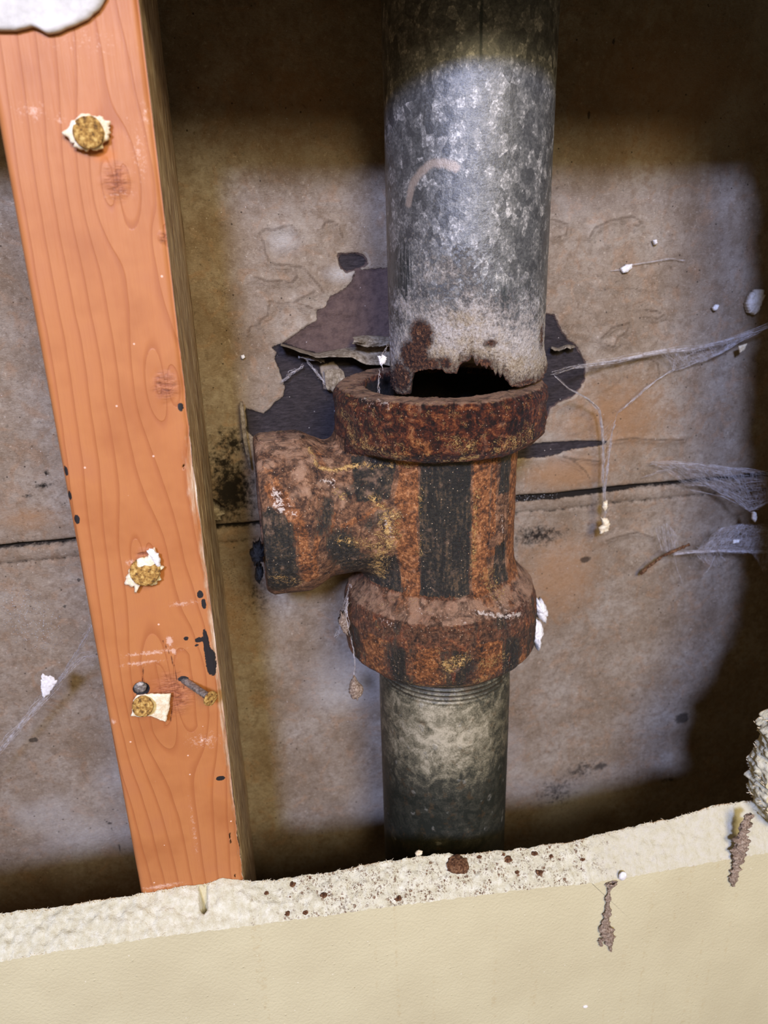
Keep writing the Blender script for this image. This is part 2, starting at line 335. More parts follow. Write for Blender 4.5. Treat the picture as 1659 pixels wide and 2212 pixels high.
M['core'] = mat_simple('gypsum_core', [(.3, lin(206, 194, 168)), (.7, lin(232, 222, 200))], .3)

# ------------------------------------------------------------------ back wall of the cavity
def axis(lo, hi, a, b, step):
    q = np.arange(lo, hi+step/2, step); return np.concatenate([np.linspace(a, lo, 12)[:-1], q, np.linspace(hi, b, 12)[1:]])
gx = axis(-.165, .325, -.60, .70, .0009); gz = axis(-.385, .115, -.70, .50, .0009)
XX, ZZ = np.meshgrid(gx, gz, indexing='ij'); x, z = XX.ravel(), ZZ.ravel()
w2 = lambda pts: [(p[0], p[2]) for p in uns(pts, D2)]
mm = 1000.
def ell(cx, cy, rx, ry, y=D2, rot=0):
    p = un(cx, cy, y); s_ = un(cx+rx, cy, y)[0]-p[0]; t_ = p[2]-un(cx, cy+ry, y)[2]
    dx, dz = x-p[0], z-p[2]; ca, sa = math.cos(rot), math.sin(rot)
    return 1-np.hypot((dx*ca+dz*sa)/s_, (-dx*sa+dz*ca)/t_)           # 1 at centre, 0 at outline
peelA = [(728,548),(762,545),(789,551),(796,569),(786,578),(747,590),(734,578)]
peelB = [(880,578),(837,578),(768,584),(759,608),(741,626),(713,641),(701,665),(683,671),(686,692),(662,704),(638,722),(611,741),(640,760),(731,770),(762,760),(880,757)]
peelC = [(587,750),(611,741),(659,757),(701,768),(756,770),(786,775),(900,770),(1000,1000),(560,960),(533,930),(530,882),(569,894),(581,885),(593,870),(611,858),(617,837),(608,816),(602,798),(593,774),(599,762)]
peelD = [(1140,677),(1185,677),(1198,680),(1208,707),(1227,734),(1246,746),(1258,769),(1265,780),(1265,819),(1254,838),(1238,857),(1208,869),(1188,884),(1185,899),(1169,911),(1120,911)]
peelE = [(1100,962),(1240,952),(1310,953),(1310,961),(1240,970),(1180,988),(1100,993)]
peelF = [(690,790),(720,780),(740,800),(745,830),(720,850),(700,840)]
P = {k: d_poly(x, z, w2(v))*mm for k, v in dict(A=peelA, B=peelB, C=peelC, D=peelD, E=peelE).items()}
peel = np.maximum.reduce(list(P.values())); peeldark = np.maximum.reduce([P['A']-.6, P['C'], P['D']-.5, P['E']])
isl = d_poly(x, z, w2(peelF))*mm; peeldark = np.minimum(peeldark, -isl); peel = np.minimum(peel, -isl)
c8 = lambda L: [(400+a/3.318, 400+b/3.318) for a, b in L]
c7 = lambda L: [(1150+a/2.603, 450+b/2.603) for a, b in L]
rings = [c8([(800,330),(760,290),(700,300),(640,320),(570,315),(530,350),(560,410),(570,480),(600,540),(650,570),(740,570),(850,590),(900,650),(960,720),(990,770)]),
 c8([(980,310),(1010,260),(1060,260),(1100,290),(1130,380)]), c8([(500,660),(600,690),(690,685),(760,700),(800,660),(790,600)]),
 c8([(600,830),(700,850),(800,840),(930,890),(1190,910)]), c8([(790,830),(870,790),(930,760)]), c8([(600,860),(590,940),(540,960),(530,1000),(470,1010),(450,1060)]), c8([(700,1130),(800,1060),(880,1000),(960,975)]),
 c7([(320,160),(350,110),(430,70),(560,45),(620,80),(590,100),(560,90)]), c7([(380,730),(440,670),(540,640),(520,700),(480,720),(450,780),(400,760)]),
 c7([(340,880),(500,855),(650,845),(700,870),(710,930)]), c7([(630,570),(700,580),(740,600),(700,620),(620,610)]), c7([(100,60),(200,90),(190,150),(120,170)]),
 c7([(170,1390),(230,1420),(290,1470),(320,1520)]), c7([(180,1400),(260,1410),(370,1420)]), c7([(420,1880),(500,1850),(600,1830),(690,1860)]), c7([(430,1310),(560,1290),(640,1300),(850,1300)])]
ring = np.minimum.reduce([d_line(x, z, w2(r)) for r in rings])*mm
jz = -.1325*D2/.3208 + .004                                                   # lap joint height
jz = un(800, 1108, D2)[2]
jl = jz + .0006*fbm(x*60, x*0, o=4, s=3)
gap = np.exp(-((z-jl)/.0011)**2)
below = sstep(.0005, -.0005, z-jl); lip = np.exp(-((z-(jl-.0085+.0004*fbm(x*90, 0*x, s=9)))/.0007)**2)
stripd = 1-d_line(x, z, w2([(1060,1084),(1120,1078),(1200,1074),(1300,1062),(1400,1050)]))*mm/np.interp(x, [.13, .25], [2.2, .6])
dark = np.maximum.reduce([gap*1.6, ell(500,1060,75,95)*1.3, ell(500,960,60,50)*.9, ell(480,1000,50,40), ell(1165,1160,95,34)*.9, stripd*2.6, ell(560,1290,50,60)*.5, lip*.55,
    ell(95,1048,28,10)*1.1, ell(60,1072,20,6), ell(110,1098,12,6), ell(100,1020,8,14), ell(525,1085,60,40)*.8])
mould = np.maximum.reduce([ell(1260,1668,62,30, rot=.35), ell(1205,1715,70,50)*.95, ell(1478,1556,18,16)*2.6, ell(1300,1660,22,10)*1.8, ell(1268,1212,14,10)*2.5, ell(1450,1690,40,10)*.9,
    ell(70,1605,15,7)*3, ell(137,1315,6,5)*3, ell(168,1258,6,5)*3, ell(235,1785,10,4)*2, ell(1325,90,4,9)*3, ell(1272,250,4,14)*3, ell(1240,1570,25,20)*.5, ell(1385,630,60,8)*.2])
mould = np.maximum(mould, -1)
for tx in [[(222,1778),(236,1783),(240,1800)],[(205,1752),(208,1760)],[(257,1830),(257,1850)]]:
    mould = np.maximum(mould, 2.2-d_line(x, z, w2(tx))*mm*4)
grit = np.maximum.reduce([ell(515,1330,75,150), ell(470,620,60,120)*.8, ell(490,1240,50,60)*1.3, ell(520,720,60,70)*.7])
white = np.maximum.reduce([ell(60,1340,110,140, rot=.5)*1.1, ell(1560,640,140,90)*.5, ell(480,640,80,50)*.45, np.where(stripd > .2, ell(1160,1074,90,26)*1.5, -1), ell(490,1220,50,60)*.6, ell(1390,1500,120,90)*.2])
warm = np.maximum.reduce([ell(1210,1250,150,160), ell(60,1120,140,50)*.8, ell(1330,900,220,160)*.9, ell(1230,1020,150,60)*1.2, ell(500,1330,120,200)*.6, ell(60,150,500,300)*.5, ell(640,200,400,300)*.6, ell(1450,200,400,300)*.8])
pale = np.maximum.reduce([fbm(x*9, z*9, o=4, s=77)*2.2-.45, ell(610,520,60,50)*.8, ell(740,590,60,30)])
crack = np.maximum.reduce([ell(1330,720,240,200)*1.5, ell(600,640,160,120)*.5, ell(1300,1150,200,100)*.6])
y = np.full(x.shape, D2)
wr = sstep(0, .6, np.maximum(ell(1290,720,200,250), ell(1210,900,120,120)))
y += -.0006*fbm(x*25, z*25, o=4, s=1) - .00035*fbm(x*140, z*140, o=3, s=5)
y -= wr*.0018*np.abs(fbm(x*55+3*fbm(x*20, z*20, s=2), z*95, o=4, s=8))
y += .0009*sstep(-.6, .6, peel) + .0005*sstep(-.6, .6, peeldark)
y += .0045*gap + .0022*below - .0012*below*np.exp(-((z-jl+.004)/.004)**2) + .0010*lip
y -= .0006*np.exp(-((ring-1.)/1.2)**2)
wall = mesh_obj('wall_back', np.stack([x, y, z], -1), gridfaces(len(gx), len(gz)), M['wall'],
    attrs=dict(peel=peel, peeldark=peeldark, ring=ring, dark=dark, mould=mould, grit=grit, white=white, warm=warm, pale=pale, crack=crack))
wall['kind'] = 'structure'; wall['label'] = 'water-stained brown backing board with a horizontal lap joint and peeled paper'

# ------------------------------------------------------------------ drywall sheet with the torn opening (front)
def pchip(px, pts, y, k=0):                                   # edge as height over X, from pixels on a plane
    q = uns(pts, y); o = np.argsort(q[:, 0]); return q[o, 0], q[o, 2]
f_pts = [(0,2078),(125,2055),(250,2038),(350,2023),(475,2008),(575,1995),(700,1978),(830,1960),(1000,1939),(1130,1922),(1280,1908),(1430,1882),(1580,1855),(1659,1843)]
b_pts = [(0,1973),(100,1963),(175,1950),(300,1930),(420,1912),(500,1899),(575,1903),(700,1885),(790,1868),(830,1862),(930,1847),(1030,1843),(1130,1832),(1230,1818),(1345,1791),(1455,1766),(1545,1740),(1625,1728)]
fx_, fz_ = pchip(0, f_pts, FRONT); bx_, bz_ = pchip(0, b_pts, D1)
zf = lambda X: np.interp(X, fx_, fz_); zb = lambda X: np.interp(X, bx_, bz_)
# right torn edge X(z)
rb = [(.2130, -.252), (.2015, -.240), (.1975, -.228), (.1965, -.216), (.1990, -.207), (.1985, -.198), (.2035, -.190), (.209, -.178), (.218, -.15), (.214, -.10), (.208, -.05), (.202, 0), (.198, .03), (.192, .06)]
rz = np.array([a[1] for a in rb]); rx = np.array([a[0] for a in rb])
tl = uns([(0,66),(35,66),(70,58),(85,64),(100,72),(125,71),(160,55),(190,42),(215,20),(228,-4)], FRONT)
tx = np.concatenate([[-.6, -.30, -.12, -.08], tl[:, 0], [-.005, .03, .08, .14, .19]]); tz = np.interp(tx, [-.6, 0, .2], [.066, .063, .061])
def rnd(a, f, s): return a*fbm(np.asarray(f)*1000/3., 0., o=4, s=s)
bp = []; step = .0007
Xs = np.arange(-.26, .2130, step)
bot = [(X, zf(X)+rnd(.0008, X*2.5, 11), zb(X)+rnd(.0010, X, 12)) for X in Xs]
slit0, slit1 = un(428, 1935, .227)[0], un(447, 1935, .227)[0]
Zs = np.arange(-.252, .0605, step)
right = [(np.interp(Z, rz, rx)+rnd(.0028, Z, 21), Z, np.interp(Z, rz, rx)+rnd(.0045, Z, 22)+.0005) for Z in Zs]
Xt = np.arange(.192, -.26, -step)
top = [(X, np.interp(X, tx, tz)+rnd(.0004, X, 31)) for X in Xt]
loopF = [(X, a) for X, a, b in bot]+[(a, Z) for a, Z, b in right]+[(X, Z) for X, Z in top]
loopB = [(X, b) for X, a, b in bot]+[(b, Z) for a, Z, b in right]+[(X, Z+.0006) for X, Z in top]
left = [(-.26, Z) for Z in np.linspace(loopF[-1][1], loopF[0][1], 30)[1:-1]]
loopF += left; loopB += left
loopF, loopB = np.array(loopF), np.array(loopB); n = len(loopF); nb = len(bot)
# sheet faces: a ring of quads from the hole outline to a big rectangle
def _unused(p, c):
    d = p-c; return c+d*(.68/np.hypot(*d))
cen = np.array([.0, -.10]); V = []
K = 24
for lp, yy in ((loopF, FRONT), (loopB, D1)):
    an_ = np.maximum.accumulate(np.unwrap(np.arctan2(lp[:, 1]-cen[1], lp[:, 0]-cen[0])))+np.arange(n)*1e-6
    an_ = np.convolve(np.pad(an_, 40, mode='reflect', reflect_type='odd'), np.ones(81)/81, 'valid')
    for i_, p in enumerate(lp):
        q = cen+.68*np.array([math.cos(an_[i_]), math.sin(an_[i_])])
        for k in range(K): t = (k/(K-1))**2; a = p*(1-t)+q*t; V.append((a[0], yy, a[1]))
V = np.array(V); Fa = gridfaces(n, K, True); Fb = gridfaces(n, K, True, n*K)[:, ::-1]
bare = V[:, 2]*0
sheet = mesh_obj('wall_front', V, np.concatenate([Fa, Fb]), M['paint'], attrs=dict(bare=bare), smooth=False)
sheet['kind'] = 'structure'; sheet['label'] = 'beige painted drywall sheet with a ragged opening'
# the broken gypsum edge
J = 22; t = np.linspace(0, 1, J); A = loopF[:, None, :]*(1-t[None, :, None])+loopB[:, None, :]*t[None, :, None]
Yg = np.repeat((FRONT+(D1-FRONT)*t)[None, :], n, 0); gX, gZ = A[..., 0], A[..., 1]
isb = (np.arange(n) < nb)[:, None]; isr = ((np.arange(n) >= nb) & (np.arange(n) < nb+len(right)))[:, None]
e = np.sin(np.pi*t)[None, :]**.5
nzv = .0011*fbm(gX*180, Yg*180, gZ*180, 5, 41)+.0008*fbm(gX*500, Yg*500, gZ*500, 3, 42)
bmp = e*nzv*1.6
slit = np.exp(-(((gX-(slit0+slit1)/2)/.0011))**4)*isb*sstep(.35, .6, t)[None, :]
gZ = gZ+isb*(bmp+.0006*e-.010*slit); gX = gX-isr*(1.7*bmp+.0010*e+.0026*e*fbm(gX*60, Yg*160, gZ*120, 3, 44))
gZ = gZ+isb*.0012*np.exp(-((gX-un(480, 1910, .229)[0])/.003)**2)*sstep(.3, .9, t)[None, :]
pxs = (gX-un(600, 1950, .226)[0])/(un(1250, 1870, .226)[0]-un(600, 1950, .226)[0])
speck = sstep(-.25, .15, pxs)*sstep(1.25, .95, pxs)*1.1*isb+.0; grey = sstep(.9, 1.1, pxs)*.35*isb+.15+isr*.2
pap = np.full(gX.shape, -2.)+2.3*sstep(.90, 1.0, t)[None, :]*(fbm(gX*60, gZ*60, s=4) > .1)
ed = mesh_obj('gypsum_edge', np.stack([gX, Yg, gZ], -1).reshape(-1, 3), gridfaces(n, J, True), M['gyp'], sheet,
    attrs=dict(speck=speck.ravel(), grey=grey.ravel(), paper=pap.ravel()))
ed['label'] = 'crumbly cream gypsum core along the torn edge'
# frayed paper fibres along the inner lip
def tubes(lines, sides=4):
    V = []; Fc = []
    for pts, rad in lines:
        pts = np.asarray(pts, float); m = len(pts)
        if np.isscalar(rad): rad = np.full(m, rad)
        for i in range(m):
            tdir = unit(pts[min(i+1, m-1)]-pts[max(i-1, 0)]+1e-12); a = np.cross(tdir, [0.3, .9, .2]); a = unit(a); b = np.cross(tdir, a)
            o0 = len(V)
            for k in range(sides): an = 2*math.pi*k/sides; V.append(pts[i]+rad[i]*(math.cos(an)*a+math.sin(an)*b))
            if i: Fc += [(o0-sides+k, o0-sides+(k+1) % sides, o0+(k+1) % sides, o0+k) for k in range(sides)]
        s0 = len(V)-sides*m; Fc.append(tuple(range(s0, s0+sides))[::-1]); Fc.append(tuple(range(len(V)-sides, len(V))))
    return V, Fc
fib = []
for k in range(1700):
    i = random.randrange(0, nb); X, Z = loopB[i]; 
    if random.random() < .25: yy, (X, Z) = FRONT+.0002, loopF[i]
    else: yy = D1-random.random()*.0012
    L = random.uniform(.0004, .0016)*(1.5 if random.random() < .1 else 1); d = np.array([random.uniform(-.8, .8), random.uniform(-.4, .2), random.uniform(.3, 1)])
    d2 = d+np.array([random.uniform(-.6, .6), 0, random.uniform(-.6, .2)]); p = np.array([X, yy, Z-.0002])
    fib.append(([p, p+d*L*.5, p+d*L*.5+d2*L*.5], [.00010, .00008, .00003]))
for k in range(160):
    i = random.randrange(nb, nb+len(right)//3); X, Z = loopB[i]; yy = random.uniform(FRONT, D1); L = random.uniform(.0008, .0028)
    p = np.array([X-.0002, yy, Z]); d = np.array([-1, random.uniform(-.4, .2), random.uniform(-.2, .9)]); fib.append(([p, p+d*L*.6, p+d*L*.9+np.array([0, 0, L*.2])], [.0003, .0002, .00006]))
V, Fc = tubes(fib); fo = mesh_obj('paper_fringe', V, Fc, M['scrap'], sheet); fo['kind'] = 'stuff'

# ------------------------------------------------------------------ wooden stud
XL, XR = -.0529, -.0149
sx = np.linspace(0, 1, 50); sz = np.arange(-.42, .16, .0008)
def knot(px, py, r): p = un(px, py, D1); return p[0], p[2], r
knots = [knot(375,1500,.0075), knot(252,392,.0042), knot(358,835,.0040), knot(312,1205,.0030), knot(352,512,.0016)]
# perimeter: front face (left to right), right side (front to back), back, left
def stud_ring():
    pts = []
    for s_ in np.linspace(0, 1, 60): pts.append(('f', s_))
    for s_ in np.linspace(0, 1, 60)[1:]: pts.append(('r', s_))
    for s_ in np.linspace(0, 1, 6)[1:]: pts.append(('b', s_))
    for s_ in np.linspace(0, 1, 12)[1:-1]: pts.append(('l', s_))
    return pts
ringp = stud_ring(); N = len(ringp)
X = np.zeros((N, len(sz))); Yv = X.copy(); dep = X.copy()
side = np.array([{'f': 0, 'r': 1, 'b': 2, 'l': 3}[a] for a, _ in ringp])
Zr = np.repeat(sz[None, :], N, 0)
YB = D2-.0035
rr = .0016
for i, (a, s_) in enumerate(ringp):
    if a == 'f': X[i] = XL+(XR-XL)*s_; Yv[i] = D1+.0002
    if a == 'r': X[i] = XR; Yv[i] = D1+(YB-D1)*s_**1.3
    if a == 'b': X[i] = XR+(XL-XR)*s_; Yv[i] = YB
    if a == 'l': X[i] = XL; Yv[i] = YB+(D1-YB)*s_
# round the front arrises
dc = np.minimum(X-XL, XR-X)
Yv = np.where((side == 0)[:, None], Yv+np.maximum(0, rr-dc)**2/rr*.8, Yv)
nw = fbm(X*500, Yv*500, Zr*25, 4, 51)
rightm = (side == 1)[:, None]
X = X + np.where(rightm, .0009*nw*sstep(D1, D1+.004, Yv)+.0016*sstep(-.10, -.30, Zr)*0, 0)
# bruised right arris
chip = np.exp(-((Zr+.235)/.05)**2)+.6*np.exp(-((Zr+.07)/.04)**2)
X = X-np.where(rightm | ((side == 0)[:, None] & (XR-X < .003)), .0008*chip*np.exp(-(Yv-D1)/.004)*(1+fbm(Zr*200, 0*Zr, s=3)), 0)
sX, sZ, sY = X.ravel(), Zr.ravel(), Yv.ravel(); sd = np.repeat(side, len(sz)); fr = (sd == 0)
u = sX*1000; 
psi = u+1.2*fbm(sZ*12, sX*20, o=2, s=61)+.0
for kx, kz, kr in knots:
    dx, dz = (sX-kx)*1000, (sZ-kz)*1000; K2 = kr*1000
    psi = psi-np.clip(dx*(K2*1.5)**2/(dx*dx+(dz*.38)**2+K2*K2*.35), -9, 9)
psi = np.where(fr, psi, (sY-D1)*350+u)
kn = np.max([1.15-np.hypot((sX-kx)/kr, (sZ-kz)/(kr*1.25))*.9 for kx, kz, kr in knots], axis=0)
kn = np.where(fr, kn, 0)
def sE(cx, cy, rx, ry): 
    p = un(cx, cy, D1); s_ = un(cx+rx, cy, D1)[0]-p[0]; t_ = p[2]-un(cx, cy+ry, D1)[2]; return 1-np.hypot((sX-p[0])/s_, (sZ-p[2])/t_)
wear = np.where(sd == 1, 1.0, sstep(.0035, .0002, XR-sX)*.75*np.exp(-((sZ+.15)/.09)**2))
wear = np.where(fr, np.maximum(wear, np.maximum(sE(425,1040,38,170)*.9, sE(445,1200,22,120))), wear)
chalk = np.maximum.reduce([sE(70,240,60,32)*1.0, sE(315,250,16,60)*.9, sE(130,255,22,20)*1., sE(330,1410,110,9)*1.3, sE(310,1432,100,8)*1.2, sE(395,1305,60,9)*1.2, sE(366,1385,14,16)*2, sE(375,1408,8,12)*2, sE(280,1215,22,12)*1.2, sE(440,1600,60,30)*.9, sE(418,1790,7,120)*.9, sE(255,420,60,20)*.7, sE(245,1560,12,10)*1.5, sE(350,1915,90,8)*1.3, sE(180,90,150,60)*.55, sE(300,330,30,110)*.7])
tar = np.maximum.reduce([sE(432,1285,9,11)*2, sE(440,1305,7,16)*1.6, sE(446,1395,9,50)*1.7, sE(455,1430,16,45)*1.6, sE(430,1383,14,8)*1.5, sE(402,1380,8,6)*1.6, sE(425,1395,8,4), sE(476,1682,13,6)*2.4, sE(305,1489,22,18)*2.6, sE(396,1467,16,8)*1.8, sE(325,1203,16,5)*1.5,
    sE(142,1018,6,16)*2, sE(150,1072,6,14)*2, sE(166,1122,8,14)*2, sE(390,880,10,14)*1.2])
tar = np.where(fr | (sd == 1), tar, -1); tar = np.where(sd == 1, tar*.5, tar)
rust = np.maximum.reduce([sE(225,335,45,28)*1.3, sE(455,1690,30,50)*.5])
spl = np.full(sX.shape, 9.)
for L in [[(352,1385),(370,1420),(378,1450),(382,1470)], [(310,1440),(307,1478)], [(378,1440),(372,1432)], [(372,1530),(368,1560)], [(398,1482),(396,1490)], [(500,1500),(520,1850)]]:
    q = uns(L, D1); spl = np.minimum(spl, d_line(sX, sZ, [(a[0], a[2]) for a in q])*mm)
spl = np.where(fr, spl, 9)
sY2 = sY+np.where(fr, .0006*np.clip(kn, 0, 1)*fbm(sX*400, sZ*900, s=71)+.003*sstep(.5, 1., sE(305,1489,22,18)*2), 0)
base = np.array([-.034, .285, -.42])
stud = mesh_obj('wooden_stud', np.stack([sX, sY2, sZ], -1), gridfaces(N, len(sz), True), M['wood'], loc=base,
    attrs=dict(psi=psi, knot=kn, wear=wear, chalk=np.where(fr, chalk, -1), tar=tar, rust=np.where(fr, rust, -1), split=spl))
tag(stud, 'upright orange softwood wall stud with knots and nails, left of the pipes', 'wood stud')

# ------------------------------------------------------------------ upper pipe, rotted through at the bottom
PX, PY, PR = .0896, .2925, .0300
rimpx = [(838,812),(842,835),(852,850),(868,853),(884,850),(887,822),(892,808),(905,801),(925,798),(945,797),(953,799),(962,806),(970,808),(978,806),(987,806),(991,794),(996,786),(1006,781),(1014,780),(1020,770),(1027,787),(1031,793),(1036,784),(1041,792),(1046,790),(1051,797),(1056,789),(1062,800),(1067,797),(1071,813),(1076,803),(1082,816),(1087,806),(1094,822),(1100,828),(1107,835),(1122,836),(1140,832),(1158,827),(1172,816),(1186,808)]
rt = np.array([oncyl(a, b, PX, PY, PR) for a, b in rimpx]); o = np.argsort(rt[:, 0]); rt = rt[o]
NT = 900; th = np.linspace(-math.pi, math.pi, NT, endpoint=False)
rim = np.interp(th, np.concatenate([[-math.pi, rt[0, 0]-.5], rt[:, 0], [rt[-1, 0]+.5, math.pi]]), np.concatenate([[-.054, -.056], rt[:, 1], [-.055, -.054]]))
rim = rim+.0005*fbm(np.cos(th)*25, np.sin(th)*25, 0, 3, 81)
NR = 300; tt = (np.linspace(0, 1, NR))**2.2; ZT = .22
TH, TT = np.meshgrid(th, tt, indexing='ij'); Z = rim[:, None]+(ZT-rim[:, None])*TT
def chart(px, py): return oncyl(px, py, PX, PY, PR)
tu, tzv = TH.ravel(), Z.ravel()
def pE(cx, cy, rx, ry, ch=chart, rr=PR, tu=tu, tzv=tzv):
    a, b = ch(cx, cy); sx_ = abs(ch(cx+rx, cy)[0]-ch(cx-rx, cy)[0])/2; sz_ = abs(ch(cx, cy+ry)[1]-ch(cx, cy-ry)[1])/2
    return 1-np.hypot((tu-a)/sx_, (tzv-b)/sz_)
dr = tzv-np.repeat(rim, NR)                                      # height above the broken rim
rustm = np.maximum.reduce([pE(908,725,36,52)*1.6, pE(890,770,40,50)*1.7, pE(920,785,50,24)*1.3, pE(862,815,34,50)*1.5, pE(960,785,26,24)*1.2, pE(1045,785,50,24)*1.0, pE(1060,742,26,18)*.9, pE(1172,730,14,50)*.9, pE(1188,790,14,36)*1.4, pE(1140,825,60,12)*.9, pE(845,740,14,60)*.4, 1-dr/.0016, .62-dr/.016, np.where(np.abs(tu) > 1.45, 1-dr/.012, -1)])
white = np.maximum.reduce([sstep(.045, .012, tzv+.05+.004*0)*0-1+2*sstep(.052, .010, dr)*.95, pE(960,590,110,60)*.5, pE(870,660,60,50)*.7, pE(1140,680,70,80)*.6, pE(900,560,50,70)*.2])
tanm = np.maximum.reduce([.95-dr/.026, pE(1005,690,110,50)*.8, pE(1120,790,60,50)*1.0, pE(870,810,30,40)*.8, pE(1170,720,22,80)*.7, pE(1040,660,60,24)*.3])
streak = np.maximum.reduce([pE(870,590,28,110)*1.4, pE(1090,640,30,70)*1.0, pE(1000,620,14,60)*.4, pE(1040,20,8,260)*1.0, pE(905,350,40,330)*.5])
arcL = [(882,440),(890,400),(910,370),(935,352),(960,352),(985,362)]
ap = np.array([chart(a, b) for a, b in arcL]); arc = 1.15-d_line(tu*PR*mm, tzv*mm, [(a*PR*mm, b*mm) for a, b in ap])/2.6
rad = PR+.00012*fbm(np.cos(tu)*10, np.sin(tu)*10, tzv*300, 3, 82)+np.clip(rustm+.3, 0, 1)*(.0007*fbm(np.cos(tu)*30, np.sin(tu)*30, tzv*900, 4, 83)-.0004)+.0003*np.clip(white+.2, 0, 1)*fbm(np.cos(tu)*35, np.sin(tu)*35, tzv*1100, 3, 84)
th_ = np.repeat(np.interp(th, [-3.2, 3.2], [1, 1]), NR)
thick = .0008+.0022*sstep(0, .012, dr)
# right hand skirt flares a little where the shell has split
rad = rad+.0022*np.exp(-((tu-1.32)/.16)**2)*sstep(.012, 0, dr)
rin = np.minimum(rad-.0006, PR-thick-.0004)
flip = np.stack([PX+rad*np.sin(tu), PY-rad*np.cos(tu), tzv], -1); inn = np.stack([PX+rin*np.sin(tu), PY-rin*np.cos(tu), tzv+.0002], -1)
Fo = gridfaces(NT, NR, True); Fi = gridfaces(NT, NR, True, NT*NR)[:, ::-1]
i = np.arange(NT); i2 = (i+1) % NT; Fr = np.stack([i*NR, i*NR+NT*NR, i2*NR+NT*NR, i2*NR], -1); Ft = np.stack([i*NR+NR-1, i2*NR+NR-1, i2*NR+NR-1+NT*NR, i*NR+NR-1+NT*NR], -1)
D = lambda a, v: np.concatenate([a, np.full(a.shape, v)])
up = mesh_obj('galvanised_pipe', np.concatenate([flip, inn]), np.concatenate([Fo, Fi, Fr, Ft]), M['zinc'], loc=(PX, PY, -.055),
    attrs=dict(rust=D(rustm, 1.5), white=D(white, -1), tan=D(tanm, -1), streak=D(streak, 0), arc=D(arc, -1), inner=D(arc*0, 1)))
tag(up, 'upper spangled grey zinc-coated pipe, its bottom end rusted through and jagged', 'pipe')

# ------------------------------------------------------------------ lower pipe with a threaded end
LX, LY, LR = .0808, .2920, .0298
NT2 = 360; th2 = np.linspace(-math.pi, math.pi, NT2, endpoint=False); z2 = np.concatenate([np.arange(-.155, -.198, -.00018), np.arange(-.198, -.46, -.0012)])
TH2, Z2 = np.meshgrid(th2, z2, indexing='ij'); a2, b2 = TH2.ravel(), Z2.ravel()
ph = (b2+.1905)/.0021+a2/(2*math.pi); fade = sstep(-.1945, -.1885, b2); gr = .5+.5*np.cos(2*math.pi*ph)
r2 = LR-.0007*fade*gr*(1+.3*fbm(a2*4, b2*200, s=5))-.0006*sstep(-.205, -.177, b2)+.00010*fbm(np.cos(a2)*9, np.sin(a2)*9, b2*250, 3, 91)
ch2 = lambda px, py: oncyl(px, py, LX, LY, LR)
lightm = np.maximum.reduce([pE(960,1600,150,110, ch2, LR, a2, b2)*1.2, pE(940,1540,150,50, ch2, LR, a2, b2), -.6*sstep(-.215, -.25, b2)+0*a2])  # paler below the thread; shadow of the drywall lip painted in further down
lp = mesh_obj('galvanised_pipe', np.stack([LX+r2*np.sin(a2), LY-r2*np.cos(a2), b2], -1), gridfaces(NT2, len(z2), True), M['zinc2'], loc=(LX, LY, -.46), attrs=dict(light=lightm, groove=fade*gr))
tag(lp, 'lower dull grey pipe with a threaded end screwed into the rusty tee from below', 'pipe')

# ------------------------------------------------------------------ cast iron tee (smooth-blended solid, contoured)
TX, TY = .0790, .2930; BZ = -.1097
h = .00068; ax = np.arange(.000, .1250, h); ay = np.arange(TY-.0455, TY+.0440, h); az = np.arange(-.1820, -.0560, h)
def poly_sdf(a, b, pts): return -d_poly(a, b, pts)
prof = [(-.01,-.0622),(.0392,-.0622),(.0404,-.0640),(.0404,-.0785),(.0386,-.0806),(.0330,-.0822),(.0300,-.0850),(.0296,-.100),(.0296,-.128),(.0300,-.1365),(.0318,-.1415),(.0355,-.1458),(.0386,-.1490),(.0400,-.1535),(.0406,-.1585),(.0402,-.1735),(.0376,-.1762),(-.01,-.1762)]
rg = np.linspace(0, .066, 330); zg = az; RG, ZG = np.meshgrid(rg, zg, indexing='ij'); T1 = (poly_sdf(RG.ravel(), ZG.ravel(), prof)-.0016).reshape(RG.shape)
prb = [(-.01,.0060),(.0300,.0060),(.0310,.0075),(.0310,.0215),(.0298,.0240),(.0262,.0310),(.0255,.040),(.0255,.079),(-.01,.079)]
XG, RB = np.meshgrid(ax, rg, indexing='ij'); T2 = (poly_sdf(RB.ravel(), XG.ravel(), prb)-.0016).reshape(XG.shape)
GX, GY, GZ = np.meshgrid(ax, ay, az, indexing='ij')
rho = np.hypot(GX-TX, GY-TY); q = np.clip(rho/(rg[1]), 0, 328.999); qi = q.astype(int); qf = q-qi; zi = np.arange(len(az))[None, None, :]+0*qi
s1 = T1[qi, zi]*(1-qf)+T1[qi+1, zi]*qf
rhb = np.hypot(GY-TY, GZ-BZ); q = np.clip(rhb/(rg[1]), 0, 328.999); qi = q.astype(int); qf = q-qi; xi = np.arange(len(ax))[:, None, None]+0*qi
s2 = T2[xi, qi]*(1-qf)+T2[xi, qi+1]*qf
kk = .0085; hh = np.clip(.5+.5*(s2-s1)/kk, 0, 1); sd_ = s2*(1-hh)+s1*hh-kk*hh*(1-hh)
bore = np.minimum(rho-.0303, np.maximum(rhb-.0245, GX-TX)); 
sd_ = np.maximum(sd_, -bore)
